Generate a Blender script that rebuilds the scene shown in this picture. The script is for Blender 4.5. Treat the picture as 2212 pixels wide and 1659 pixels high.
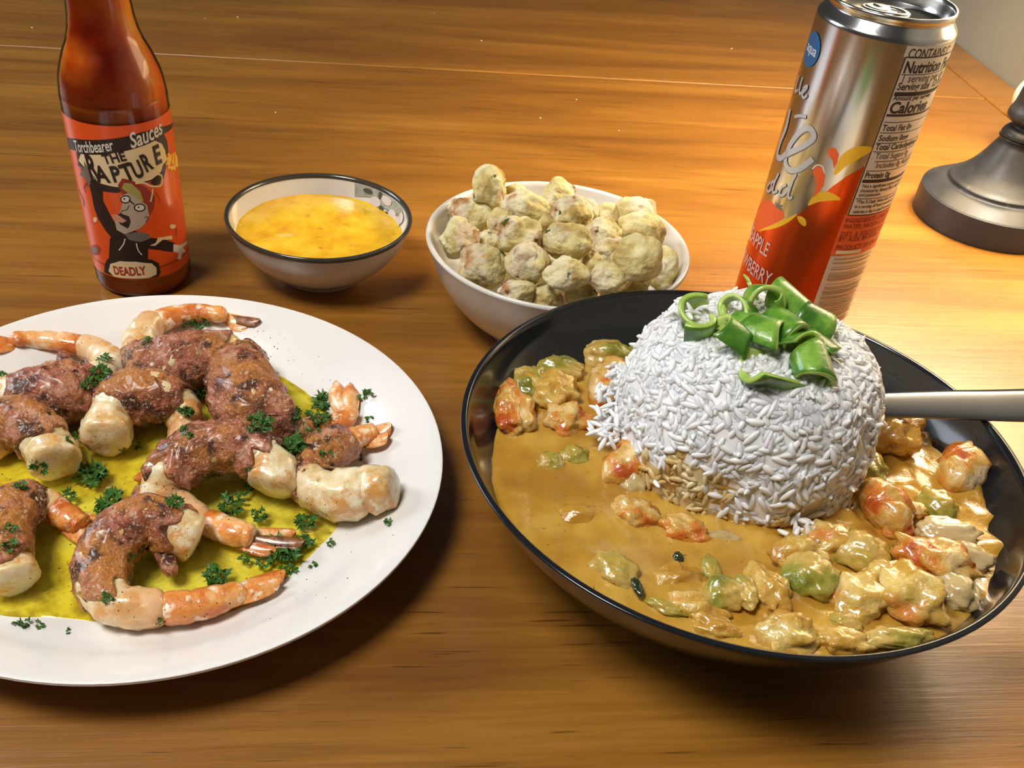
import bpy, bmesh, math, random
from mathutils import Vector, Matrix, noise
from mathutils.bvhtree import BVHTree
PI = math.pi
random.seed(7)
for o in list(bpy.data.objects):
    bpy.data.objects.remove(o)
sc = bpy.context.scene
COL = sc.collection

# ------------------------------------------------------------------ camera
CF, CPH, CRO, CH = 2104.35, 0.7543, 0.1075, 0.2646
OX, OY = -84.44, 288.35
_c, _s = math.cos(CPH), math.sin(CPH)
FWD = Vector((0, _c, -_s)); _U = Vector((0, _s, _c)); _R = Vector((1, 0, 0))
CR_ = _R * math.cos(CRO) + _U * math.sin(CRO)
CU_ = -_R * math.sin(CRO) + _U * math.cos(CRO)
CO = Vector((0, 0, CH))
cd = bpy.data.cameras.new('camera'); cam = bpy.data.objects.new('camera', cd); COL.objects.link(cam)
m = Matrix.Identity(4)
for i in range(3):
    m[i][0] = CR_[i]; m[i][1] = CU_[i]; m[i][2] = -FWD[i]; m[i][3] = CO[i]
cam.matrix_world = m
cd.sensor_fit = 'HORIZONTAL'; cd.sensor_width = 36; cd.lens = CF / 2212 * 36
cd.shift_x = -OX / 2212; cd.shift_y = OY / 2212
cd.clip_start = 0.01; cd.clip_end = 20
sc.camera = cam

# ------------------------------------------------------------------ world, lights, exposure
w = bpy.data.worlds.new('world'); sc.world = w; w.use_nodes = True
w.node_tree.nodes['Background'].inputs[0].default_value = (0.95, 0.88, 0.80, 1)
w.node_tree.nodes['Background'].inputs[1].default_value = 0.03
def area(name, loc, target, size, power, col, sy=None):
    d = bpy.data.lights.new(name, 'AREA'); d.size = size; d.energy = power; d.color = col
    if sy:
        d.shape = 'RECTANGLE'; d.size_y = sy
    o = bpy.data.objects.new(name, d); COL.objects.link(o); o.location = loc
    o.rotation_euler = (Vector(target) - Vector(loc)).to_track_quat('-Z', 'Y').to_euler()
    return o
area('ceiling_light', (-0.45, 0.02, 1.05), (0, .33, 0), .34, 7.6, (1.0, .965, .92), .34)
area('window_light', (-1.25, .75, .62), (0, .35, .03), .5, 5.5, (.80, .90, 1.0), .6)
LAMP = Vector((.307, .6111, 0))
pl = bpy.data.lights.new('lamp_bulb_light', 'POINT'); pl.energy = 5.0; pl.color = (1.0, .87, .68); pl.shadow_soft_size = .04
plo = bpy.data.objects.new('lamp_bulb_light', pl); COL.objects.link(plo); plo.location = LAMP + Vector((0, 0, .275))
sc.view_settings.view_transform = 'Standard'; sc.view_settings.look = 'None'
sc.view_settings.gamma = 1; sc.view_settings.exposure = 0.68; sc.view_settings.use_curve_mapping = False

# ------------------------------------------------------------------ pixel helpers (2212 x 1659 frame)
def ray(u, v):
    return (FWD + (u - OX - 1106) / CF * CR_ - (v - OY - 829.5) / CF * CU_)
def at(u, v, z):
    d = ray(u, v); return CO + d * ((z - CO.z) / d.z)
def dist(P):
    return (P - CO).dot(FWD)
def px2m(px, P):
    return px * dist(P) / CF
def cyl(u, v, cx, cy, r):
    """where the sight line meets an upright cylinder: (angle from the side facing the camera, z)"""
    d = ray(u, v); ax, ay = -cx, -cy
    a = d.x * d.x + d.y * d.y; b = 2 * (ax * d.x + ay * d.y); c = ax * ax + ay * ay - r * r
    D = max(b * b - 4 * a * c, 0); t = (-b - math.sqrt(D)) / 2 / a; P = CO + d * t
    th = math.atan2(P.y - cy, P.x - cx) - math.atan2(-cy, -cx)
    return ((th + PI) % (2 * PI) - PI, P.z)

# ------------------------------------------------------------------ object helpers
def tag(o, label=None, cat=None, group=None, kind=None):
    if label: o['label'] = label
    if cat: o['category'] = cat
    if group: o['group'] = group
    if kind: o['kind'] = kind
    return o
def thing(name, label, cat, loc, group=None):
    o = bpy.data.objects.new(name, None); COL.objects.link(o); o.location = loc; o.empty_display_size = .01
    return tag(o, label, cat, group)
def mk(name, verts, faces, mats, parent=None, loc=None, smooth=True, attr=None, mi=None):
    """verts in world space; the object's origin goes to loc (or the parent's place)"""
    org = Vector(loc) if loc is not None else Vector((0, 0, 0))
    po = Vector((0, 0, 0)); q = parent
    while q is not None:
        po = po + q.location; q = q.parent
    me = bpy.data.meshes.new(name)
    base = po if parent is not None else org
    me.from_pydata([tuple(Vector(v) - base) for v in verts], [], faces)
    if not isinstance(mats, (list, tuple)): mats = [mats]
    for q in mats: me.materials.append(q)
    if smooth: me.polygons.foreach_set('use_smooth', [True] * len(me.polygons))
    if mi: me.polygons.foreach_set('material_index', mi)
    if attr:
        a = me.attributes.new('t', 'FLOAT', 'POINT'); a.data.foreach_set('value', attr)
    me.update()
    o = bpy.data.objects.new(name, me); COL.objects.link(o)
    if parent is not None: o.parent = parent
    else: o.location = org
    return o
def from_bm(name, bm, mats, parent=None, loc=None, smooth=True):
    bm.verts.index_update()
    v = [x.co.copy() for x in bm.verts]; f = [[q.index for q in p.verts] for p in bm.faces]; bm.free()
    return mk(name, v, f, mats, parent, loc, smooth)
def lathe(prof, c, n=96, cap=True):
    V = []; F = []
    rings = []
    for r, z in prof:
        if r < 1e-6:
            rings.append([len(V)]); V.append(Vector((c[0], c[1], z)))
        else:
            rings.append(list(range(len(V), len(V) + n)))
            for k in range(n):
                a = 2 * PI * k / n; V.append(Vector((c[0] + r * math.cos(a), c[1] + r * math.sin(a), z)))
    for A, B in zip(rings, rings[1:]):
        for k in range(n):
            l = (k + 1) % n
            if len(A) == 1 and len(B) == 1: continue
            if len(A) == 1: F.append([A[0], B[l], B[k]])
            elif len(B) == 1: F.append([A[k], A[l], B[0]])
            else: F.append([A[k], A[l], B[l], B[k]])
    return V, F
def spline(P, n):
    """Catmull-Rom through P (list of tuples/vectors of any size) -> n samples"""
    P = [tuple(p) for p in P]; K = len(P); out = []
    for i in range(n):
        t = i / (n - 1) * (K - 1); k = min(int(t), K - 2); f = t - k
        p0, p1, p2, p3 = P[max(k - 1, 0)], P[k], P[k + 1], P[min(k + 2, K - 1)]
        out.append(tuple(.5 * (2 * b + (c - a) * f + (2 * a - 5 * b + 4 * c - d) * f * f + (3 * b - a - 3 * c + d) * f ** 3)
                         for a, b, c, d in zip(p0, p1, p2, p3)))
    return out
def smooth_prof(pr, n): return [(max(a, 0), b) for a, b in spline(pr, n)]
def fbm(p, o=3):
    s = 0; a = 1
    for _ in range(o):
        s += a * noise.noise(p); p = p * 2.03 + Vector((5.1, 1.7, 9.2)); a *= .5
    return s
_ico = {}
def ico(sub):
    if sub not in _ico:
        bm = bmesh.new(); bmesh.ops.create_icosphere(bm, subdivisions=sub, radius=1)
        _ico[sub] = ([v.co.copy() for v in bm.verts], [[q.index for q in f.verts] for f in bm.faces]); bm.free()
    return _ico[sub]
def lump(c, rx, ry, rz, rot=0, seed=0, amp=.22, freq=1.6, fine=.05, sub=4, tilt=0):
    V0, F = ico(sub); off = Vector((seed * 3.17, seed * 1.31, seed * 7.7)); out = []
    R = Matrix.Rotation(rot, 3, 'Z') @ Matrix.Rotation(tilt, 3, 'Y')
    for v in V0:
        k = 1 + amp * fbm(v * freq + off, 2) + fine * fbm(v * freq * 4.5 + off, 2)
        out.append(Vector(c) + R @ Vector((v.x * rx * k, v.y * ry * k, v.z * rz * k)))
    return out, [list(f) for f in F]

# ------------------------------------------------------------------ material helper
def new_mat(name):
    m = bpy.data.materials.new(name); m.use_nodes = True
    nt = m.node_tree; return m, nt, nt.nodes, nt.links, nt.nodes['Principled BSDF']
def ramp(nt, stops):
    r = nt.nodes.new('ShaderNodeValToRGB'); e = r.color_ramp.elements
    while len(e) < len(stops): e.new(.5)
    for x, (p, c) in zip(e, stops):
        x.position = p; x.color = (*c, 1)
    return r
def noise_n(nt, scale, detail=4, rough=.55, vec=None, dist_=0):
    n = nt.nodes.new('ShaderNodeTexNoise'); n.inputs['Scale'].default_value = scale; n.inputs['Detail'].default_value = detail
    n.inputs['Roughness'].default_value = rough; n.inputs['Distortion'].default_value = dist_
    if vec: nt.links.new(vec, n.inputs['Vector'])
    return n
def objco(nt, scale=(1, 1, 1)):
    t = nt.nodes.new('ShaderNodeTexCoord'); mp = nt.nodes.new('ShaderNodeMapping'); mp.inputs['Scale'].default_value = scale
    oi = nt.nodes.new('ShaderNodeObjectInfo'); ml = nt.nodes.new('ShaderNodeMath'); ml.operation = 'MULTIPLY'; ml.inputs[1].default_value = 3.7
    nt.links.new(oi.outputs['Random'], ml.inputs[0]); ad = nt.nodes.new('ShaderNodeVectorMath'); ad.operation = 'ADD'
    nt.links.new(t.outputs['Object'], ad.inputs[0]); nt.links.new(ml.outputs[0], ad.inputs[1])
    nt.links.new(ad.outputs[0], mp.inputs['Vector']); return mp.outputs['Vector']
def pm(name, stops, scale=200, rough=.4, bump=0, bscale=None, sss=0, srad=(.003, .001, .0005), metal=0, coat=0, detail=4, dist_=0,
       vsc=(1, 1, 1), spec=.5, trans=0, extra=None, rough2=None, crough=.08):
    """procedural principled material: colour ramp over noise, noise bump, optional second ramp 'extra'=(stops, scale, (lo,hi))"""
    m, nt, N, L, B = new_mat(name)
    if isinstance(stops[0], (int, float)): stops = [(0, stops), (1, tuple(min(c * 1.06, 1) for c in stops))]
    vec = objco(nt, vsc); n = noise_n(nt, scale, detail, vec=vec, dist_=dist_); r = ramp(nt, stops)
    L.new(n.outputs['Fac'], r.inputs[0]); out = r.outputs[0]
    if extra:
        for k, (c, s, lo, hi) in enumerate(extra):
            n2 = noise_n(nt, s, 3, vec=vec); r2 = ramp(nt, [(lo, (0, 0, 0)), (hi, (1, 1, 1))]); L.new(n2.outputs['Fac'], r2.inputs[0])
            mx = N.new('ShaderNodeMix'); mx.data_type = 'RGBA'; L.new(r2.outputs[0], mx.inputs[0]); L.new(out, mx.inputs[6]); mx.inputs[7].default_value = (*c, 1); out = mx.outputs[2]
    L.new(out, B.inputs['Base Color'])
    B.inputs['Roughness'].default_value = rough; B.inputs['Metallic'].default_value = metal
    B.inputs['Specular IOR Level'].default_value = spec
    B.inputs['Coat Weight'].default_value = coat; B.inputs['Coat Roughness'].default_value = crough
    B.inputs['Transmission Weight'].default_value = trans
    if sss:
        B.inputs['Subsurface Weight'].default_value = sss; B.inputs['Subsurface Radius'].default_value = srad; B.inputs['Subsurface Scale'].default_value = 1
    if rough2:
        mr = N.new('ShaderNodeMapRange'); mr.inputs[3].default_value = rough; mr.inputs[4].default_value = rough2
        L.new(n.outputs['Fac'], mr.inputs[0]); L.new(mr.outputs[0], B.inputs['Roughness'])
    if bump:
        nb = noise_n(nt, bscale or scale * 2, 5, .6, vec=vec); b = N.new('ShaderNodeBump'); b.inputs['Strength'].default_value = 1
        b.inputs['Distance'].default_value = bump; L.new(nb.outputs['Fac'], b.inputs['Height']); L.new(b.outputs[0], B.inputs['Normal'])
    return m
def film(name, tint, gloss=.03, k=1.5, stops=None, scale=60, dens=0, dcol=None):
    """clear liquid or glass skin: tinted see-through body with a Fresnel gloss, optional share of diffuse matter"""
    m, nt, N, L, B = new_mat(name); N.remove(B); out = N['Material Output']
    tr = N.new('ShaderNodeBsdfTransparent'); gl = N.new('ShaderNodeBsdfGlossy'); gl.inputs['Roughness'].default_value = gloss
    fr = N.new('ShaderNodeFresnel'); fr.inputs['IOR'].default_value = k; mx = N.new('ShaderNodeMixShader')
    tr.inputs['Color'].default_value = (*tint, 1); vec = objco(nt)
    body = tr.outputs[0]
    if stops:
        n = noise_n(nt, scale, 4, vec=vec); r = ramp(nt, stops); L.new(n.outputs['Fac'], r.inputs[0]); L.new(r.outputs[0], tr.inputs['Color'])
    if dens:
        df = N.new('ShaderNodeBsdfDiffuse'); df.inputs['Color'].default_value = (*dcol, 1); n2 = noise_n(nt, scale * 4, 5, vec=vec)
        r2 = ramp(nt, [(.45, (0, 0, 0)), (.75, (dens, dens, dens))]); L.new(n2.outputs['Fac'], r2.inputs[0])
        m2 = N.new('ShaderNodeMixShader'); L.new(r2.outputs[0], m2.inputs[0]); L.new(body, m2.inputs[1]); L.new(df.outputs[0], m2.inputs[2]); body = m2.outputs[0]
    L.new(fr.outputs[0], mx.inputs[0]); L.new(body, mx.inputs[1]); L.new(gl.outputs[0], mx.inputs[2]); L.new(mx.outputs[0], out.inputs[0])
    return m

# ------------------------------------------------------------------ materials
def wood_mat():
    m, nt, N, L, B = new_mat('table_wood')
    v1 = objco(nt, (1, 9, 9)); v2 = objco(nt, (1, 26, 26)); v3 = objco(nt, (1, 30, 30))
    big = noise_n(nt, 2.2, 5, .6, v1, .8); fine = noise_n(nt, 14, 6, .65, v2, .3)
    r1 = ramp(nt, [(.3, (.18, .066, .007)), (.5, (.29, .120, .013)), (.7, (.40, .18, .024))]); L.new(big.outputs['Fac'], r1.inputs[0])
    r2 = ramp(nt, [(.3, (.84, .80, .76)), (.6, (1.04, 1.02, 1.0))]); L.new(fine.outputs['Fac'], r2.inputs[0])
    mx = N.new('ShaderNodeMix'); mx.data_type = 'RGBA'; mx.blend_type = 'MULTIPLY'; mx.inputs[0].default_value = 1
    L.new(r1.outputs[0], mx.inputs[6]); L.new(r2.outputs[0], mx.inputs[7])
    pore = noise_n(nt, 26, 2, .5, v3); r3 = ramp(nt, [(.27, (.45, .38, .34)), (.34, (1, 1, 1))]); L.new(pore.outputs['Fac'], r3.inputs[0])
    m2 = N.new('ShaderNodeMix'); m2.data_type = 'RGBA'; m2.blend_type = 'MULTIPLY'; m2.inputs[0].default_value = 1
    L.new(mx.outputs[2], m2.inputs[6]); L.new(r3.outputs[0], m2.inputs[7]); L.new(m2.outputs[2], B.inputs['Base Color'])
    B.inputs['Roughness'].default_value = .34; B.inputs['Specular IOR Level'].default_value = .5
    B.inputs['Coat Weight'].default_value = .7; B.inputs['Coat Roughness'].default_value = .3
    mr = N.new('ShaderNodeMapRange'); mr.inputs[3].default_value = .27; mr.inputs[4].default_value = .45
    L.new(fine.outputs['Fac'], mr.inputs[0]); L.new(mr.outputs[0], B.inputs['Roughness'])
    b = N.new('ShaderNodeBump'); b.inputs['Distance'].default_value = .00022; b.inputs['Strength'].default_value = 1
    L.new(fine.outputs['Fac'], b.inputs['Height']); L.new(b.outputs[0], B.inputs['Normal'])
    return m
WOOD = wood_mat()
WALL = pm('wall_paint', [(0, (.25, .23, .18)), (1, (.28, .26, .20))], 40, .8, .0001, 300)
FLOOR = pm('floor_dark', [(0, (.08, .05, .03)), (1, (.12, .08, .05))], 6, .6)
PLATE = pm('plate_white', [(0, (.80, .78, .75)), (1, (.84, .82, .79))], 30, .22, coat=.4)
CHINA = pm('china_cream', [(0, (.76, .72, .64)), (1, (.80, .76, .68))], 40, .2, coat=.5)
GREYCH = pm('china_grey', [(0, (.68, .65, .60)), (1, (.73, .70, .65))], 90, .16, coat=.6)
RIMB = pm('dark_rim', (.045, .04, .03), 80, .15, coat=.6)
BLACK = pm('bowl_black', [(0, (.008, .009, .012)), (1, (.013, .015, .018))], 300, .16, coat=.25, crough=.06, spec=.35)
FLESH = None
def flesh_mat():
    m, nt, N, L, B = new_mat('shrimp_flesh'); vec = objco(nt)
    n = noise_n(nt, 130, 4, vec=vec); r = ramp(nt, [(.38, (.68, .48, .22)), (.5, (.82, .67, .38)), (.62, (.88, .78, .56))]); L.new(n.outputs['Fac'], r.inputs[0])
    n2 = noise_n(nt, 75, 5, .7, vec=vec); r2 = ramp(nt, [(.50, (0, 0, 0)), (.60, (.9, .9, .9))]); L.new(n2.outputs['Fac'], r2.inputs[0])
    mx = N.new('ShaderNodeMix'); mx.data_type = 'RGBA'; L.new(r2.outputs[0], mx.inputs[0]); L.new(r.outputs[0], mx.inputs[6]); mx.inputs[7].default_value = (.68, .31, .06, 1)
    a = N.new('ShaderNodeAttribute'); a.attribute_name = 't'
    m2 = N.new('ShaderNodeMix'); m2.data_type = 'RGBA'; L.new(a.outputs['Fac'], m2.inputs[0]); L.new(mx.outputs[2], m2.inputs[6]); m2.inputs[7].default_value = (.78, .40, .17, 1)
    L.new(m2.outputs[2], B.inputs['Base Color']); B.inputs['Roughness'].default_value = .3; B.inputs['Coat Weight'].default_value = .6; B.inputs['Coat Roughness'].default_value = .12
    B.inputs['Subsurface Weight'].default_value = .35; B.inputs['Subsurface Radius'].default_value = (.004, .0022, .001); B.inputs['Subsurface Scale'].default_value = 1
    nb = noise_n(nt, 420, 5, .6, vec); b = N.new('ShaderNodeBump'); b.inputs['Distance'].default_value = .0004; L.new(nb.outputs['Fac'], b.inputs['Height']); L.new(b.outputs[0], B.inputs['Normal'])
    return m
FLESH = flesh_mat()
HAM = pm('prosciutto', [(.36, (.11, .026, .008)), (.44, (.26, .065, .02)), (.51, (.42, .12, .05)), (.57, (.54, .19, .12)), (.66, (.68, .38, .23))], 70, .3, .0020, 560, coat=.5, detail=9, dist_=1.4,
         sss=.12, srad=(.003, .001, .0006), extra=[((.55, .20, .03), 45, .48, .60), ((.075, .018, .006), 100, .54, .63), ((.66, .42, .26), 900, .57, .64)], crough=.22)
TAIL = pm('shrimp_tail', [(.36, (.60, .14, .02)), (.5, (.80, .30, .06)), (.64, (.90, .52, .22))], 70, .25, .0009, 380, coat=.6, vsc=(1, 1, 1), detail=6, dist_=.8, extra=[((.93, .76, .55), 180, .56, .66)])
TAILD = pm('tail_tip_dark', [(.3, (.10, .035, .015)), (.6, (.30, .12, .04)), (.8, (.6, .3, .1))], 240, .3, .0004, 500, coat=.5)
GREEN = pm('parsley', [(.3, (.022, .085, .012)), (.7, (.085, .22, .035))], 500, .4, .0003, 900, spec=.4, sss=.1)
STEMG = pm('parsley_stem', (.16, .2, .05), 300, .4)
OIL = film('butter_oil', (.9, .78, .12), .02, 1.45, [(.35, (.99, .93, .30)), (.5, (.96, .87, .20)), (.65, (.86, .73, .16))], 45, .55, (.20, .10, .01))
OKRA = pm('fried_crumb', [(.36, (.46, .31, .10)), (.5, (.70, .57, .24)), (.64, (.80, .72, .42))], 100, .85, .0009, 700, detail=8,
          extra=[((.84, .78, .60), 60, .50, .64), ((.46, .22, .07), 60, .57, .67), ((.06, .10, .02), 120, .66, .70)], spec=.2)
DIP = pm('honey_dip', [(.3, (.72, .34, .012)), (.5, (.86, .50, .022)), (.7, (.93, .62, .05))], 75, .14, .0006, 160, coat=.5, sss=.2, detail=5,
         extra=[((.5, .22, .02), 110, .64, .74), ((.9, .72, .35), 70, .66, .8)])
CURRY = pm('curry_gravy', [(.36, (.42, .205, .024)), (.5, (.52, .28, .034)), (.64, (.60, .36, .06))], 45, .2, .0007, 190, coat=.6, sss=.12, detail=5,
           extra=[((.25, .10, .02), 420, .68, .74)], srad=(.003, .0015, .0006))
SHR = pm('curry_shrimp', [(.36, (.50, .09, .012)), (.44, (.66, .23, .03)), (.52, (.64, .37, .075)), (.66, (.80, .58, .26))], 95, .2, .0012, 260, coat=.7, sss=.12, detail=5, dist_=.4)
CEL = pm('curry_celery', [(.36, (.18, .20, .022)), (.45, (.33, .29, .04)), (.53, (.50, .34, .065)), (.64, (.64, .44, .13))], 60, .2, .0008, 200, coat=.7, sss=.15, vsc=(1, 1, 1))
ONI = pm('curry_onion', [(.3, (.50, .36, .14)), (.6, (.62, .48, .24)), (.8, (.70, .58, .36))], 50, .18, .0007, 160, coat=.7, sss=.25)
LUMP = pm('curry_lump', [(.36, (.48, .23, .025)), (.5, (.60, .36, .06)), (.64, (.74, .54, .18))], 70, .18, .0012, 200, coat=.8, sss=.12, extra=[((.68, .22, .04), 55, .58, .72)])
DARKV = pm('dark_herb', (.02, .03, .012), 100, .15, coat=.6)
RICE = pm('rice', [(0, (.86, .85, .83)), (1, (.92, .91, .88))], 120, .5, sss=.5, srad=(.002, .0018, .0014), coat=.15)
RICES = pm('rice_stained', [(.4, (.56, .34, .09)), (.6, (.76, .62, .36))], 90, .3, sss=.2, coat=.3)
SCAL = pm('scallion_skin', [(.38, (.045, .15, .014)), (.5, (.09, .25, .022)), (.64, (.22, .42, .05))], 90, .28, .0003, 400, coat=.4, vsc=(1, 1, 1), sss=.1)
SCALI = pm('scallion_inside', [(.35, (.26, .46, .05)), (.65, (.52, .66, .18))], 90, .3, coat=.3, sss=.2)
STEEL = pm('steel', [(0, (.26, .26, .27)), (1, (.32, .32, .33))], 30, .33, metal=1)
ALU = pm('aluminium', [(.3, (.62, .61, .60)), (.7, (.72, .71, .69))], 8, .18, .00001, 90, metal=1, vsc=(40, 40, 1))
ALUS = pm('aluminium_plain', [(0, (.66, .65, .64)), (1, (.74, .73, .72))], 60, .2, metal=1)
CANWHITE = pm('can_panel', (.72, .68, .60), 60, .32, metal=.45)
CANORANGE = pm('can_orange', [(0, (.72, .085, .012)), (1, (.80, .12, .018))], 30, .2, metal=.75)
CANDEEP = pm('can_orange_panel', (.80, .12, .03), 30, .4, metal=.1)
CANYEL = pm('can_yellow', (.85, .50, .03), 30, .3, metal=.3)
INK = pm('ink_dark', (.035, .022, .018), 30, .5)
INKR = pm('ink_red_brown', (.28, .03, .012), 30, .5)
SILV = pm('print_silver', (.56, .58, .61), 30, .4, metal=.5)
PINKG = pm('print_pink', (.62, .40, .36), 30, .4)
BLUE = pm('print_blue', (.02, .10, .24), 30, .4)
WHITE = pm('print_white', (.72, .68, .60), 30, .5)
CREAM = pm('print_cream', (.78, .62, .36), 30, .5)
LORANGE = pm('label_orange', [(0, (.72, .07, .008)), (1, (.80, .10, .012))], 30, .34, coat=.3)
LBLACK = pm('label_black', (.02, .012, .012), 30, .4)
LRED = pm('label_red', (.36, .03, .008), 30, .4)
LYEL = pm('label_yellow', (.90, .55, .06), 30, .4)
LGREY = pm('label_grey', (.16, .14, .12), 30, .4)
LSKIN = pm('label_skin', (.45, .38, .29), 30, .4)
LOLIVE = pm('label_olive', (.36, .34, .09), 30, .4)
LPINK = pm('label_pink', (.62, .28, .18), 30, .4)
SAUCE = pm('pepper_sauce', [(.36, (.64, .08, .003)), (.5, (.88, .23, .008)), (.64, (.95, .42, .03))], 38, .3, detail=5, sss=.75, srad=(.030, .008, .002), extra=[((.25, .02, .002), 260, .68, .74)])
GLASS = film('bottle_glass', (.95, .93, .9), .03, 1.5)
CAPM = pm('bottle_cap_black', (.02, .02, .02), 60, .4)
BRONZE = pm('lamp_bronze', [(.3, (.018, .019, .022)), (.7, (.035, .037, .043))], 60, .38, .0001, 200, spec=.35, extra=[((.10, .10, .11), 130, .66, .8)])
SHADE, _nt, _N, _L, _B = new_mat('lamp_shade')
_B.inputs['Base Color'].default_value = (.8, .7, .5, 1); _B.inputs['Emission Color'].default_value = (1, .78, .5, 1); _B.inputs['Emission Strength'].default_value = 2.2
GLOBE = pm('cream_globe', [(0, (.86, .76, .55)), (1, (.9, .82, .62))], 60, .25, sss=.4, srad=(.01, .008, .005))
CRUMB = pm('crumb', (.75, .55, .3), 60, .6)
PEPPER = pm('pepper_black', (.02, .014, .01), 60, .5)

# ------------------------------------------------------------------ setting: room and table
A = math.radians(8.6)
TU = Vector((math.cos(A), math.sin(A), 0)); TV = Vector((-math.sin(A), math.cos(A), 0))
def tuv(P): return (Vector(P).dot(TU), Vector(P).dot(TV))
seam_v = tuv((.0, .7865, 0))[1]; edge_u = tuv((.3872, .8033, 0))[0]; wall_u = tuv((.412, .905, 0))[0]
def box_uv(name, u0, u1, v0, v1, z0, z1, mat, parent=None, bev=.0015, gloc=None, rotz=A, kind=None):
    bm = bmesh.new(); bmesh.ops.create_cube(bm, size=1)
    for v in bm.verts: v.co = Vector((u0 + (v.co.x + .5) * (u1 - u0), v0 + (v.co.y + .5) * (v1 - v0), z0 + (v.co.z + .5) * (z1 - z0)))
    if bev: bmesh.ops.bevel(bm, geom=list(bm.edges), offset=bev, segments=3, affect='EDGES', profile=.5)
    o = from_bm(name, bm, mat, None, None, smooth=False)
    if parent is None: o.rotation_euler = (0, 0, rotz)
    else: o.parent = parent
    if kind: o['kind'] = kind
    return o
FZ = -.745
box_uv('floor', -2.2, wall_u + .1, -2.0, 2.6, FZ - .05, FZ, FLOOR, bev=0, kind='structure')
box_uv('wall_right', wall_u + .0005, wall_u + .1, -2.0, 2.6, FZ, 1.7, WALL, bev=0, kind='structure')
table = thing('dining_table', 'glossy honey brown wooden dining table under all the dishes', 'table', (0, 0, 0)); table.rotation_euler = (0, 0, A)
TL = -1.15; FRONT = -.28; BACK = 1.35; g = .0012
box_uv('table_leaf', TL, edge_u - g / 2, FRONT, seam_v - g / 2, -.03, 0, WOOD, table, .0012)
box_uv('table_leaf', TL, edge_u - g / 2, seam_v + g / 2, BACK, -.03, 0, WOOD, table, .0012)
e1 = box_uv('edge_board', edge_u + g / 2, wall_u - .001, FRONT, seam_v - g / 2, -.03, 0, WOOD, table, .0008)
e2 = box_uv('edge_board', edge_u + g / 2, wall_u - .001, seam_v + g / 2, BACK, -.03, 0, WOOD, table, .0008)
box_uv('apron', TL + .06, wall_u - .05, FRONT + .06, BACK - .06, -.11, -.031, WOOD, table, .002)
for a in (TL + .06, wall_u - .13):
    for b in (FRONT + .06, BACK - .13): box_uv('leg', a, a + .07, b, b + .07, FZ, -.11, WOOD, table, .004)

# ------------------------------------------------------------------ wrapping flat print on upright cylinders
def wrap_bm(bm, cx, cy, r, off, step=.0008):
    """bm in (s, z) on XY -> onto the cylinder, cut into strips so it follows the curve"""
    if not bm.faces: return bm
    xs = [v.co.x for v in bm.verts]; x = math.floor(min(xs) / step) * step
    while x < max(xs):
        bmesh.ops.bisect_plane(bm, geom=list(bm.verts) + list(bm.edges) + list(bm.faces), plane_co=(x, 0, 0), plane_no=(1, 0, 0)); x += step
    a0 = math.atan2(-cy, -cx)
    for v in bm.verts:
        a = a0 + v.co.x / r; R = r + off + v.co.z; v.co = Vector((cx + R * math.cos(a), cy + R * math.sin(a), v.co.y))
    return bm
def shape_bm(poly):
    bm = bmesh.new(); vs = [bm.verts.new((x, y, 0)) for x, y in poly]
    try:
        bm.faces.new(vs)
    except ValueError: pass
    bmesh.ops.triangulate(bm, faces=list(bm.faces)); return bm
def ribbon_bm(pts, wd, n=None, taper=False):
    P = spline(pts, n or (len(pts) * 5)); bm = bmesh.new(); prev = None
    for i, p in enumerate(P):
        a = Vector(P[max(i - 1, 0)]); b = Vector(P[min(i + 1, len(P) - 1)]); t = (b - a)
        if t.length < 1e-9: continue
        t.normalize(); nn = Vector((-t.y, t.x)); k = wd / 2
        if taper: k *= max(.12, math.sin(PI * (i + .4) / len(P)))
        q = (bm.verts.new((p[0] + nn.x * k, p[1] + nn.y * k, 0)), bm.verts.new((p[0] - nn.x * k, p[1] - nn.y * k, 0)))
        if prev: bm.faces.new((prev[0], prev[1], q[1], q[0]))
        prev = q
    return bm
def text_bm(s, size, bold=0, shear=0, sx=1.0):
    cu = bpy.data.curves.new('t', 'FONT'); cu.body = s; cu.size = size; cu.offset = bold * size; cu.shear = shear; cu.resolution_u = 3
    o = bpy.data.objects.new('t', cu); COL.objects.link(o); dg = bpy.context.evaluated_depsgraph_get(); dg.update()
    me = bpy.data.meshes.new_from_object(o.evaluated_get(dg)); bm = bmesh.new(); bm.from_mesh(me)
    bpy.data.objects.remove(o); bpy.data.meshes.remove(me); bpy.data.curves.remove(cu)
    for v in bm.verts: v.co.x *= sx; v.co.z = 0
    return bm
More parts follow.
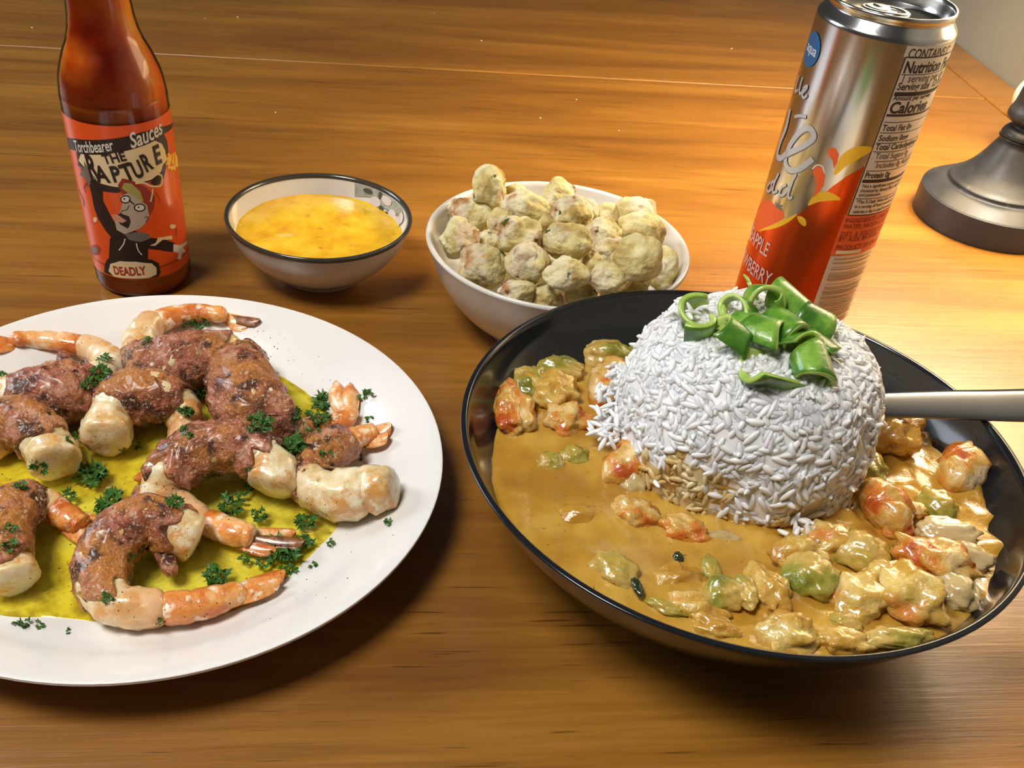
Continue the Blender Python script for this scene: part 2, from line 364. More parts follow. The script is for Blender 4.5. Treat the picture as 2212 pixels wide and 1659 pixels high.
class Print:
    """print on one cylinder; shapes collected per layer name and linked as one mesh per material"""
    def __init__(s, cx, cy, r, parent, base=.00014): s.c = (cx, cy, r); s.p = parent; s.layer = 0; s.b = base
    def h(s, u, v):
        th, z = cyl(u, v, *s.c); return (th * s.c[2], z)
    def put(s, name, bm, mat, lift=None, xf=None):
        s.layer += 1
        if xf:
            for v in bm.verts: v.co.x, v.co.y = xf(v.co.x, v.co.y)
        wrap_bm(bm, *s.c, s.b + s.layer * .000003 if lift is None else lift)
        return from_bm(name, bm, mat, s.p, smooth=False)
    def poly(s, name, pts, mat, raw=False): return s.put(name, shape_bm(pts if raw else [s.h(*q) for q in pts]), mat)
    def stroke(s, name, pts, wd, mat, taper=False, raw=False): return s.put(name, ribbon_bm(pts if raw else [s.h(*q) for q in pts], wd, taper=taper), mat)
    def text(s, name, txt, p0, size, mat, bold=0, shear=0, sx=1.0, p1=None, right=False, fit=None):
        bm = text_bm(txt, size, bold, shear, sx); a = s.h(*p0) if len(p0) == 2 else p0[:2]; ang = 0
        if p1: b = s.h(*p1); ang = math.atan2(b[1] - a[1], b[0] - a[0])
        wd = max(v.co.x for v in bm.verts) if bm.verts else 0
        k = fit / wd if fit else 1
        dx = -wd * k if right else 0
        c, q = math.cos(ang), math.sin(ang)
        return s.put(name, bm, mat, xf=lambda x, y: (a[0] + (x * k + dx) * c - y * q, a[1] + (x * k + dx) * q + y * c))

# ------------------------------------------------------------------ white plate
PC = (-.1232, .277)
plate = thing('dinner_plate', 'round white plate holding prosciutto wrapped shrimp in butter', 'plate', (PC[0], PC[1], 0))
V, F = lathe(smooth_prof([(0, .0012), (.045, .0012), (.060, .001), (.066, .0022), (.085, .0085), (.100, .0158), (.1088, .0205), (.1098, .0217), (.1092, .0224), (.104, .0200), (.094, .0145), (.086, .0096), (.078, .0068), (.065, .0056), (.03, .0052), (0, .005)], 90), PC, 128)
plate_o = mk('plate_body', V, F, PLATE, plate)
oil_out = [(585, 775), (640, 795), (705, 850), (745, 905), (700, 960), (735, 1100), (745, 1135), (690, 1190), (620, 1262), (540, 1320), (380, 1362), (210, 1345), (90, 1338), (-60, 1350), (-190, 1250), (-190, 1000), (-60, 900), (150, 850), (330, 830), (480, 800)]
OZ = .0079
P2 = [at(u, v, OZ) for u, v in oil_out]; P2 = [Vector(p) for p in spline([tuple(p) for p in P2] + [tuple(P2[0])], 120)][:-1]
cen = Vector((PC[0] - .01, PC[1] - .01, OZ)); V = [cen]; F = []; nr = 10
for k in range(1, nr + 1):
    for i, p in enumerate(P2):
        f = k / nr; q = cen.lerp(p, f); wob = 1 + .0; q.z = OZ + .00018 * fbm(Vector((q.x * 120, q.y * 120, 0)), 2) - (.0028 if k == nr else 0); V.append(q)
n = len(P2)
for i in range(n): F.append([0, 1 + (i + 1) % n, 1 + i])
for k in range(nr - 1):
    for i in range(n):
        a = 1 + k * n; F.append([a + (i + 1) % n, a + n + (i + 1) % n, a + n + i, a + i])
oil = mk('butter_pool', V, F, OIL, loc=cen); tag(oil, 'yellow melted butter pooled in the middle of the white plate', 'butter')

PTOP = [(0, .0052), (.065, .0056), (.078, .0068), (.086, .0096), (.094, .0145), (.104, .0200), (.1092, .0224)]
def platez(P):
    r_ = math.hypot(P.x - PC[0], P.y - PC[1])
    for (a, b), (c, d) in zip(PTOP, PTOP[1:]):
        if r_ <= c: return b + (d - b) * (r_ - a) / (c - a)
    return .0224
def on_plate(u, v, up):
    P = at(u, v, .0062 + up)
    for _ in range(6): P = at(u, v, platez(P) + up)
    return P
# ------------------------------------------------------------------ wrapped shrimp
def frames(P):
    T = []
    for i in range(len(P)):
        t = (P[min(i + 1, len(P) - 1)] - P[max(i - 1, 0)]); t.normalize(); T.append(t)
    up = Vector((0, 0, 1)); out = []
    for t in T:
        s_ = t.cross(up)
        if s_.length < 1e-3: s_ = Vector((1, 0, 0))
        s_.normalize(); u_ = s_.cross(t).normalized(); out.append((t, s_, u_))
    return out
def sweep(name, P, R, t0, t1, mat, parent, ns=28, nt=40, amp=.06, freq=260, seed=0, flat=1.0, ragged=0, scale=1.0, spiral=0, seg=0, attr=None, cap=True, fine=0):
    """tube along path P (Vectors) radii R between parameters t0..t1"""
    K = len(P) - 1; fr = frames(P)
    def ev(t):
        t = min(max(t, 0), 1) * K; k = min(int(t), K - 1); f = t - k
        return P[k].lerp(P[k + 1], f), R[k] * (1 - f) + R[k + 1] * f, fr[k][1].lerp(fr[k + 1][1], f).normalized(), fr[k][2].lerp(fr[k + 1][2], f).normalized()
    V = []; F = []; AT = []; off = Vector((seed * 2.3, seed * 5.1, seed * .7))
    for j in range(nt + 1):
        for i in range(ns):
            a = 2 * PI * i / ns
            g0 = t0 + ragged * noise.noise(Vector((math.cos(a) * 1.6, math.sin(a) * 1.6, seed * 3.3)))
            g1 = t1 + ragged * noise.noise(Vector((math.cos(a) * 1.7, math.sin(a) * 1.7, seed * 4.1 + 9)))
            t = g0 + (g1 - g0) * j / nt
            c, r, s_, u_ = ev(t); e = 1.0
            if cap:
                f = j / nt; d = min(f, 1 - f) * nt
                if d < 4: e = math.sqrt(max(0.0004, 1 - (1 - d / 4) ** 2))
            else:
                d = min(j, nt - j)
                if d == 0: e = .90
            rr = r * scale
            dr_ = u_ * math.sin(a) * flat + s_ * math.cos(a)
            q = c + dr_ * rr
            k = 1 + amp * fbm(q * freq + off, 2)
            if fine: k += fine * fbm(q * freq * 4 + off, 2)
            if seg: k *= 1 - .09 * max(0, math.cos(2 * PI * t * seg)) ** 6
            if spiral: k *= 1 + .10 * (((t * spiral + a / (2 * PI)) % 1.0) - .5)
            V.append(c + dr_ * rr * k * e)
            if attr: AT.append(attr(t))
    for j in range(nt):
        for i in range(ns):
            l = (i + 1) % ns; F.append([j * ns + i, j * ns + l, (j + 1) * ns + l, (j + 1) * ns + i])
    F.append(list(range(ns))[::-1]); F.append([nt * ns + i for i in range(ns)])
    return mk(name, V, F, mat, parent, attr=AT or None)
def blade(name, a, b, wd, th, mat, parent, seed=0, up=.0, notch=0):
    """one tail-fan blade: a tapered, ribbed, slightly cupped leaf from a to b"""
    t = (b - a); L_ = t.length; t.normalize(); s_ = t.cross(Vector((0, 0, 1)))
    s_.normalize(); u_ = s_.cross(t); V = []; F = []; nl, nw = 14, 8
    for sgn in (1, -1):
        for i in range(nl + 1):
            f = i / nl; wv = wd * (math.sin(PI * min(1, f * .62 + .12)) ** .8) * (1 if f < .93 else .8)
            for j in range(nw + 1):
                g_ = j / nw * 2 - 1
                z = -abs(g_) ** 2 * wd * .25 + up * f * f + sgn * th * (1 - .8 * abs(g_)) * .5 + .12 * th * math.cos(g_ * 14)
                V.append(a + t * (L_ * f * (1 - .10 * g_ * g_ * f)) + s_ * (g_ * wv / 2) + u_ * z)
    m_ = (nl + 1) * (nw + 1)
    for sgn in (0, 1):
        for i in range(nl):
            for j in range(nw):
                q = [sgn * m_ + i * (nw + 1) + j, sgn * m_ + i * (nw + 1) + j + 1, sgn * m_ + (i + 1) * (nw + 1) + j + 1, sgn * m_ + (i + 1) * (nw + 1) + j]
                F.append(q if sgn == 0 else q[::-1])
    for i in range(nl):
        for j in (0, nw):
            q = [i * (nw + 1) + j, (i + 1) * (nw + 1) + j, m_ + (i + 1) * (nw + 1) + j, m_ + i * (nw + 1) + j]; F.append(q)
    return mk(name, V, F, mat, parent)
FLOORZ = .0062
def shrimp(label, body, wrap, tail, blades, seed, lift=0, spiral=1.6, ham=True, extra_ham=None, dark=False):
    """body: (px, py, half-thickness px, extra z) from head to tail joint; wrap: (t0, t1); tail: same kind of list; blades: [(px,py,px,py,width px)]"""
    def path(L, n):
        Q = []
        for u, v, r, dz in L:
            P = at(u, v, FLOORZ + .008); rr = px2m(r, P); P = on_plate(u, v, rr * .96 + dz + lift); rr = px2m(r, P); Q.append((P.x, P.y, P.z, rr))
        S = spline(Q, n); return [Vector(q[:3]) for q in S], [max(q[3], .0004) for q in S]
    P, R = path(body, 30)
    c = sum(P, Vector()) / len(P); c.z = FLOORZ
    t = thing('wrapped_shrimp', label, 'shrimp', c, 'prosciutto wrapped shrimp on the white plate')
    sweep('shrimp_body', P, R, 0, 1, FLESH, t, 32, 60, .15, 170, seed, seg=5, attr=lambda x: max(0, (x - .70) / .30), fine=.045)
    if wrap: sweep('prosciutto_wrap', P, R, wrap[0], wrap[1], HAM, t, 44, 40, .13, 240, seed + 4, ragged=.12, scale=1.13, spiral=spiral, cap=False, fine=.05)
    if extra_ham:
        for k, (a, b, r) in enumerate(extra_ham):
            H, HR = path([(*a, r, .004), ((a[0] + b[0]) / 2, (a[1] + b[1]) / 2, r * .8, .005), (*b, r * .55, .004)], 10)
            sweep('prosciutto_flap', H, HR, 0, 1, HAM, t, 18, 16, .2, 420, seed + 9 + k)
    if tail:
        T, TR = path(tail, 22)
        sweep('tail_shell', T, TR, 0, 1, TAIL, t, 20, 30, .05, 260, seed + 2, flat=.85, seg=2.6)
    for k, (a, b, c_, d, wd) in enumerate(blades):
        pa = on_plate(a, b, .0042 + lift + .0008 * k); pb = on_plate(c_, d, .0034 + lift + .0012 * k)
        blade('tail_fan', pa, pb, px2m(wd, pa), .0014, TAILD if (dark and k == len(blades) - 1) else TAIL, t, k)
    return t
shrimp('ham wrapped shrimp at the upper left plate edge under its long orange tail',
       [(10, 850, 46, 0), (70, 858, 56, .002), (135, 850, 60, .003), (200, 838, 54, .001), (243, 800, 40, 0), (215, 762, 30, .002), (165, 742, 26, .003)], (.14, .56),
       [(185, 748, 27, .002), (130, 738, 25, .003), (75, 733, 22, .003), (20, 732, 18, .003)], [(40, 738, -35, 722, 34), (40, 742, -30, 752, 30)], 1,
       extra_ham=[((140, 800), (136, 762), 20)])
shrimp('shrimp at the far plate edge curled under its own orange tail with a charred tip',
       [(516, 752, 42, 0), (468, 772, 52, .001), (410, 785, 60, .003), (345, 795, 58, .003), (303, 765, 40, .002), (310, 718, 34, .003), (345, 690, 28, .005)], (.12, .60),
       [(335, 697, 30, .005), (385, 680, 25, .006), (440, 676, 22, .006), (490, 682, 20, .006)], [(458, 672, 545, 690, 44), (466, 690, 538, 704, 38), (492, 682, 562, 692, 32)], 2, dark=True)
shrimp('thick upright ham roll in the plate centre, its bright orange tail bent up at right',
       [(520, 775, 48, 0), (515, 815, 62, .002), (535, 865, 72, .004), (575, 905, 68, .003), (625, 930, 40, .001), (665, 935, 28, 0)], (.02, .80),
       [(650, 930, 30, .001), (700, 918, 26, .001), (745, 905, 24, .001), (757, 880, 20, .002)], [(750, 905, 726, 824, 50), (758, 895, 756, 828, 40)], 3, extra_ham=[((580, 850), (622, 866), 13)])
shrimp('arched shrimp left of centre with plump white head end and red ham band',
       [(228, 958, 56, .001), (238, 905, 52, .003), (280, 858, 50, .007), (340, 855, 50, .008), (392, 885, 42, .004), (402, 935, 38, .001), (385, 985, 30, 0)], (.22, .62),
       [(380, 985, 26, 0), (345, 1000, 20, 0), (320, 1012, 16, 0)], [(345, 1000, 288, 1036, 26)], 4, extra_ham=[((300, 812), (330, 830), 16)])
shrimp('shrimp at the left picture edge, charred ham above a round white end',
       [(122, 1008, 58, .001), (100, 960, 54, .003), (48, 915, 54, .005), (-10, 925, 52, .002), (-50, 980, 44, 0)], (.26, .85),
       [(-50, 985, 30, 0), (-95, 1010, 20, 0)], [(-90, 1008, -150, 1020, 24)], 5)
shrimp('large arched shrimp in the very middle with brown ham over the top',
       [(583, 1062, 55, .001), (590, 1018, 56, .004), (540, 972, 52, .008), (460, 968, 52, .009), (385, 1005, 54, .006), (352, 1058, 46, .002), (395, 1098, 34, 0), (455, 1135, 30, 0)], (.20, .66),
       [(440, 1125, 32, 0), (500, 1148, 34, .001), (550, 1158, 28, .002)], [(515, 1146, 640, 1148, 40), (515, 1170, 600, 1186, 42), (540, 1160, 658, 1170, 42)], 6, dark=True)
shrimp('rightmost shrimp near the plate rim, curled open with yellow seasoned flesh',
       [(858, 1052, 46, 0), (800, 1058, 54, .001), (735, 1070, 56, .001), (678, 1052, 48, .001), (672, 1005, 44, .003), (715, 972, 44, .003), (750, 958, 36, .002)], (.52, .98),
       [(745, 955, 32, .002), (785, 940, 26, .002), (815, 930, 20, .002)], [(765, 940, 846, 916, 54), (772, 952, 840, 940, 42)], 7)
shrimp('frontmost shrimp with glossy brown ham and a long orange tail along the bottom',
       [(432, 1168, 52, .001), (385, 1150, 56, .003), (318, 1128, 54, .006), (252, 1165, 54, .005), (222, 1230, 54, .002), (232, 1295, 50, .001), (300, 1315, 46, 0), (365, 1312, 40, 0)], (.14, .72),
       [(345, 1315, 42, 0), (410, 1310, 40, 0), (470, 1295, 36, 0), (530, 1275, 26, 0)], [(480, 1280, 616, 1234, 54), (490, 1298, 606, 1252, 44)], 8, extra_ham=[((300, 1090), (298, 1052), 17), ((345, 1170), (375, 1245), 26)])
shrimp('lower left shrimp running off the picture, pale speckled shell tail pointing right',
       [(38, 1262, 54, 0), (18, 1215, 54, .002), (8, 1150, 52, .005), (40, 1095, 50, .004), (90, 1090, 38, .002), (125, 1105, 32, .001)], (.16, .86),
       [(110, 1098, 36, .001), (150, 1120, 32, .001), (180, 1138, 26, .001)], [(130, 1100, 230, 1132, 56), (130, 1125, 218, 1168, 50)], 9)

# ------------------------------------------------------------------ dark bowl, curry, rice
GC = (.0939, .2842); GR = .1022; GZ = .052
bowl = thing('dinner_bowl', 'large glossy black bowl filled with curry and rice', 'bowl', (GC[0], GC[1], 0))
V, F = lathe(smooth_prof([(0, .0025), (.034, .0025), (.038, 0), (.042, 0), (.046, .003), (.062, .008), (.080, .020), (.0935, .036), (.1005, .0490), (GR, GZ - .0008), (GR - .0008, GZ), (GR - .0026, GZ - .0008), (.0960, .043), (.0885, .0335), (.076, .021), (.058, .011), (.035, .007), (0, .006)], 110), GC, 160)
mk('bowl_body', V, F, BLACK, bowl)
inner = [(.0960, .043), (.0885, .0335), (.076, .021), (.058, .011)]
def wallr(z):
    for (r0, z0), (r1, z1) in zip(inner, inner[1:]):
        if z >= z1: return r1 + (r0 - r1) * (z - z1) / (z0 - z1)
    return .05
def cz(x, y):
    dx, dy = x - GC[0], y - GC[1]
    return .0362 - .075 * dy + .012 * dx + .0018 * fbm(Vector((x * 48, y * 48, 3.1)), 3) + .0034 * max(0, fbm(Vector((x * 85, y * 85, 8.1)), 2)) * min(1, max(0.12, (dx - dy * .4 + .02) / .05))
V = []; F = []; nr, na = 60, 200
V.append(Vector((GC[0], GC[1], cz(*GC))))
for k in range(1, nr + 1):
    for i in range(na):
        a = 2 * PI * i / na; rr = .086
        for _ in range(5): rr = wallr(cz(GC[0] + rr * math.cos(a), GC[1] + rr * math.sin(a)))
        r = rr * 1.004 * k / nr; x, y = GC[0] + r * math.cos(a), GC[1] + r * math.sin(a); z = cz(x, y)
        if k == nr: z -= .0006
        V.append(Vector((x, y, z)))
for i in range(na): F.append([0, 1 + i, 1 + (i + 1) % na])
for k in range(nr - 1):
    for i in range(na):
        a = 1 + k * na; F.append([a + i, a + na + i, a + na + (i + 1) % na, a + (i + 1) % na])
curry = mk('curry_gravy', V, F, CURRY, loc=(GC[0], GC[1], .03)); tag(curry, 'thick golden brown curry gravy pooled in the black bowl', 'curry')
CT = BVHTree.FromPolygons(V, F)

def chunk(name, label, cat, mat, u, v, rx, ry, rot, sink, seed, amp=.25, freq=1.5, curl=False, fine=.06, grp=None):
    P = at(u, v, .038); P = at(u, v, cz(P.x, P.y) + sink); k_ = 1.22 if (u < 1330 and v < 1060) else 1.0; a = px2m(rx, P) * 1.1 * k_; b = px2m(ry, P) * 1.4 * k_
    h = min(a, b) * .8
    if curl:   # a bent prawn tail
        pts = []
        for k in range(7):
            f = k / 6; an = rot + (f - .5) * 2.6
            pts.append((P.x + a * .75 * math.cos(an) , P.y + b * .75 * math.sin(an), P.z + .002 * math.sin(PI * f), h * (.5 + .45 * math.sin(PI * (f * .8 + .12)))))
        S = spline(pts, 18); o = sweep(name, [Vector(q[:3]) for q in S], [q[3] for q in S], 0, 1, mat, None, 22, 26, .22, 230, seed, seg=3.2, fine=.06)
        o.location = (0, 0, 0)
        me = o.data; c = Vector((P.x, P.y, P.z))
        me.transform(Matrix.Translation(-c)); o.location = c
    else:
        V, F = lump(P, a, b, h, rot, seed, amp, freq, fine, 4); o = mk(name, V, F, mat, loc=P)
    tag(o, label, cat, grp); return o
G_ = 'pieces of food in the curry'
K = 0
CH_LIST = [
 # name, label, cat, mat, u, v, rx, ry, rot, sink, curl
 ('prawn_piece', 'yellow and charred prawn standing at the far left curry edge', 'prawn', SHR, 1103, 885, 34, 50, .2, .002, 0),
 ('prawn_piece', 'red orange prawn piece left of the loose rice grains', 'prawn', SHR, 1222, 912, 42, 26, .4, -.001, 0),
 ('prawn_piece', 'orange prawn piece touching the far left side of the rice', 'prawn', SHR, 1270, 830, 52, 44, -.3, .001, 1),
 ('curry_lump', 'yellow gravy coated lump between celery and prawn at upper left', 'food', LUMP, 1185, 850, 46, 34, .6, .0, 0),
 ('celery_piece', 'pale green celery cube at the upper left of the curry', 'celery', CEL, 1145, 830, 34, 26, .8, .002, 0),
 ('celery_piece', 'olive celery piece under the far bowl wall', 'celery', CEL, 1205, 800, 42, 22, .1, .001, 0),
 ('celery_piece', 'gravy covered celery heap farthest back in the bowl', 'celery', CEL, 1305, 765, 42, 24, .0, .002, 0),
 ('pepper_piece', 'flat green pepper slab behind the left side of the rice', 'pepper', CEL, 1375, 768, 44, 16, .1, .001, 0),
 ('prawn_piece', 'long orange prawn curling down in front of the rice, left side', 'prawn', SHR, 1312, 985, 46, 50, -.6, -.002, 1),
 ('onion_piece', 'translucent onion piece at the left foot of the rice', 'onion', ONI, 1365, 1030, 36, 40, .2, -.001, 0),
 ('pepper_piece', 'small dark green pepper square in the left gravy', 'pepper', CEL, 1240, 990, 26, 18, .3, -.002, 0),
 ('celery_piece', 'small brownish celery square in the left gravy', 'celery', CEL, 1188, 1005, 24, 20, .5, -.0025, 0),
 ('curry_lump', 'flat gravy covered piece in the lower left gravy', 'food', CURRY, 1250, 1118, 48, 24, .1, -.002, 0),
 ('prawn_piece', 'broad gravy coated prawn below the left foot of the rice', 'prawn', SHR, 1370, 1118, 48, 36, .0, -.002, 0),
 ('prawn_piece', 'small upright red prawn in front of the rice', 'prawn', SHR, 1480, 1146, 30, 42, 1.3, -.001, 0),
 ('prawn_piece', 'curled orange prawn leaning on the front of the rice', 'prawn', SHR, 1648, 1135, 42, 58, 1.5, .002, 1),
 ('onion_piece', 'pale onion piece sunk in gravy before the rice', 'onion', ONI, 1560, 1165, 38, 16, .0, -.002, 0),
 ('celery_piece', 'curved celery half standing in the front left gravy', 'celery', CEL, 1330, 1235, 38, 42, .9, .0, 0),
 ('bay_leaf_piece', 'tiny dark green herb piece at the front left', 'herb', DARKV, 1377, 1268, 10, 20, .2, .002, 0),
 ('herb_piece', 'dark herb fleck under the small red prawn', 'herb', DARKV, 1465, 1205, 11, 12, .2, -.0005, 0),
 ('celery_piece', 'small see-through celery sliver front of the rice', 'celery', CEL, 1535, 1228, 18, 28, .1, .0, 0),
 ('celery_piece', 'large green celery slice in the front middle', 'celery', CEL, 1562, 1282, 42, 34, .4, .001, 0),
 ('celery_piece', 'bright yellow green celery end beside the large celery slice', 'celery', CEL, 1612, 1278, 22, 34, .1, .003, 0),
 ('prawn_piece', 'flaky pale prawn right of the bright celery end', 'prawn', LUMP, 1655, 1275, 40, 44, .3, .0, 0),
 ('curry_lump', 'low gravy coated piece in the front left middle', 'food', LUMP, 1462, 1255, 46, 28, .2, -.003, 0),
 ('curry_lump', 'long orange streaked piece near the front bowl wall', 'food', LUMP, 1500, 1318, 66, 30, -.2, -.002, 0),
 ('celery_piece', 'thin green strip along the front left bowl wall', 'celery', CEL, 1440, 1312, 40, 12, -.4, .0, 0),
 ('prawn_piece', 'shiny white prawn at the front bowl wall', 'prawn', LUMP, 1545, 1358, 50, 22, -.4, .0, 0),
 ('curry_lump', 'round yellow lump at the front bowl wall', 'food', LUMP, 1705, 1372, 54, 40, .1, .001, 0),
 ('curry_lump', 'glossy lump just below the right foot of the rice', 'food', LUMP, 1722, 1200, 50, 36, .2, .002, 0),
 ('celery_piece', 'big green celery lump in front of the rice, right side', 'celery', CEL, 1752, 1250, 54, 48, .1, .002, 0),
 ('curry_lump', 'smooth orange lump touching the right foot of the rice', 'food', LUMP, 1785, 1170, 50, 34, .3, .002, 0),
 ('celery_piece', 'yellow green celery chunk between two orange prawns at right', 'celery', CEL, 1862, 1195, 56, 40, -.2, .002, 0),
 ('prawn_piece', 'bright red orange prawn touching the right side of the rice', 'prawn', SHR, 1865, 1105, 60, 48, .3, .004, 1),
 ('prawn_piece', 'small shrimp lump behind the bright red orange prawn', 'prawn', SHR, 1925, 1130, 36, 32, .6, .002, 0),
 ('curry_lump', 'shiny gravy mound under the metal handle', 'food', LUMP, 1925, 940, 62, 46, .2, .002, 0),
 ('prawn_piece', 'large prawn coated in gravy at the far right', 'prawn', SHR, 2015, 1005, 70, 46, -.3, .003, 1),
 ('celery_piece', 'round celery end right of the rice', 'celery', CEL, 1872, 1010, 36, 40, .1, .002, 0),
 ('celery_piece', 'dark olive celery at the far right wall', 'celery', CEL, 2022, 1092, 38, 34, .4, .001, 0),
 ('pepper_piece', 'small red pepper strip in the right half', 'pepper', SHR, 1975, 1100, 24, 12, -.5, .004, 0),
 ('onion_piece', 'shiny flat onion sheet at the right bowl wall', 'onion', ONI, 2045, 1150, 62, 26, -.1, .001, 0),
 ('prawn_piece', 'long glossy prawn pointing at the right bowl wall', 'prawn', SHR, 2020, 1210, 78, 38, -.25, .003, 0),
 ('onion_piece', 'ribbed translucent onion near the right wall', 'onion', ONI, 2085, 1205, 48, 28, -.3, .001, 0),
 ('prawn_piece', 'plump prawn at the lower right of the bowl', 'prawn', LUMP, 1972, 1288, 62, 56, .4, .003, 0),
 ('celery_piece', 'pale green celery stick lying along the lower right wall', 'celery', CEL, 1940, 1378, 70, 20, .18, .003, 0),
 ('curry_lump', 'wide gravy coated heap in the lower right middle', 'food', LUMP, 1850, 1300, 62, 50, .2, .0, 0),
 ('curry_lump', 'yellow lump touching the lower bowl wall', 'food', LUMP, 1815, 1388, 58, 24, .0, .001, 0),
 ('onion_piece', 'flaky pale piece against the lower right wall', 'onion', ONI, 2062, 1275, 42, 40, .5, .001, 0),
 ('celery_piece', 'thin green stick under the wide gravy heap', 'celery', CEL, 1828, 1345, 32, 14, -.3, .001, 0),
 ('curry_lump', 'low smooth lump between the big celery lump and plump prawn', 'food', LUMP, 1905, 1245, 42, 30, .4, .001, 0),
]
trees = []
for i, (nm_, lb, ct, mt, u, v, rx, ry, rot, sink, cu) in enumerate(CH_LIST):
    o = chunk(nm_, lb, ct, mt, u, v, rx, ry, rot, sink + .0004, i + 11, amp=.38 if mt in (LUMP, SHR) else .26, freq=1.7, curl=bool(cu), grp=G_)

# rice mound
RC = Vector((.0968, .2985, 0)); rng = random.Random(3)
prof = [(.0470, .036), (.0475, .048), (.0462, .060), (.0430, .071), (.0378, .0800), (.030, .0855), (.018, .0880), (.0001, .0888)]
PS = spline(prof, 60)
def dome(t, a):
    t = min(max(t, 0), 1) * 59; k = min(int(t), 58); f = t - k; r = PS[k][0] * (1 - f) + PS[k + 1][0] * f; z = PS[k][1] * (1 - f) + PS[k + 1][1] * f
    q = Vector((math.cos(a) * 2, math.sin(a) * 2, z * 40)); r *= 1 + .055 * fbm(q, 2)
    return RC + Vector((r * math.cos(a), r * math.sin(a), z))
def stained(P):
    a = math.atan2(P.y - RC.y, P.x - RC.x); lo = .060 + .010 * fbm(P * 60, 2)
    d1 = abs((a + 2.25)); d2 = abs(a + 1.25)
    if P.z < lo - .004 and d1 < .34 + .25 * noise.noise(P * 90) and noise.noise(P * 160) > -.25: return True
    if d2 < .2 and P.z < .050: return True
    return P.z < .0405 + .003 * noise.noise(P * 120)
V = []; F = []; mi = []
na, nt_ = 72, 40
for j in range(nt_ + 1):
    for i in range(na):
        p = dome(j / nt_, 2 * PI * i / na); c = RC + Vector((0, 0, .05)); V.append(c + (p - c) * .992)
for j in range(nt_):
    for i in range(na):
        l = (i + 1) % na; F.append([j * na + i, j * na + l, (j + 1) * na + l, (j + 1) * na + i]); mi.append(1 if stained(V[j * na + i]) else 0)
ring = [(-1, .0), (-.82, .52), (-.4, .93), (.05, 1.0), (.5, .86), (.85, .5), (1, 0)]
def grain(P, d, n_, L_, W, m_):
    s_ = d.cross(n_); s_.normalize(); b = len(V); bend = rng.uniform(-.12, .12)
    V.append(P - d * L_)
    for x, r in ring[1:-1]:
        for k in range(6):
            a = PI / 3 * k; V.append(P + d * (x * L_) + s_ * (bend * L_ * (1 - x * x)) + s_ * (W * r * math.cos(a)) + n_ * (W * r * .85 * math.sin(a)))
    V.append(P + d * L_); e = len(V) - 1; nrg = len(ring) - 2
    for k in range(6):
        l = (k + 1) % 6; F.append([b, b + 1 + l, b + 1 + k]); mi.append(m_)
        for q in range(nrg - 1): F.append([b + 1 + q * 6 + k, b + 1 + q * 6 + l, b + 7 + q * 6 + l, b + 7 + q * 6 + k]); mi.append(m_)
        F.append([b + 1 + (nrg - 1) * 6 + k, b + 1 + (nrg - 1) * 6 + l, e]); mi.append(m_)
for k in range(4300):
    t = rng.random() ** .9; a = rng.uniform(0, 2 * PI)
    if rng.random() > (1.15 - .75 * max(0, (t - .55) / .45)): continue
    P = dome(t, a); e = .02
    n_ = (dome(t, a + .05) - P).cross(dome(min(t + .03, 1), a) - P)
    if n_.length < 1e-9: n_ = Vector((0, 0, 1))
    n_.normalize()
    if n_.dot(P - (RC + Vector((0, 0, .05)))) < 0: n_ = -n_
    d = Vector((rng.gauss(0, 1), rng.gauss(0, 1), rng.gauss(0, 1))); d -= n_ * d.dot(n_) * rng.choice([.55, .9, .95, 1, 1]); d.normalize()
    n2 = (n_ - d * n_.dot(d)).normalized()
    grain(P + n_ * rng.uniform(-.0014, .0002), d, n2, rng.uniform(.0027, .0039), rng.uniform(.00095, .00125), 1 if stained(P) else 0)
def loose(u, v, z, n_, sp):
    for _ in range(n_):
        P = at(u + rng.gauss(0, sp), v + rng.gauss(0, sp), z + rng.uniform(0, .004)); d = Vector((rng.gauss(0, 1), rng.gauss(0, 1), rng.gauss(0, .5))).normalized()
        up = Vector((0, 0, 1)) - d * d.z
        grain(P, d, up.normalized(), rng.uniform(.0028, .0038), rng.uniform(.0009, .0011), 0)
for c_ in ((1335, 800, .048, 26, 13), (1315, 845, .046, 26, 13), (1312, 880, .043, 12, 9), (1288, 925, .041, 12, 12), (1318, 938, .042, 22, 15), (1350, 880, .046, 34, 19), (1360, 835, .050, 24, 16), (1418, 1045, .040, 1, 1),
           (1745, 1150, .041, 12, 16), (1715, 1160, .041, 8, 14), (1835, 1055, .048, 2, 6), (1480, 665, .088, 10, 12), (1455, 672, .086, 6, 8), (1840, 745, .080, 8, 10), (1866, 930, .05, 8, 10)): loose(*c_)
rice = mk('rice_mound', V, F, [RICE, RICES], loc=RC + Vector((0, 0, .036)), mi=mi)
tag(rice, 'tall moulded mound of white steamed rice standing in the curry', 'rice', kind='stuff')

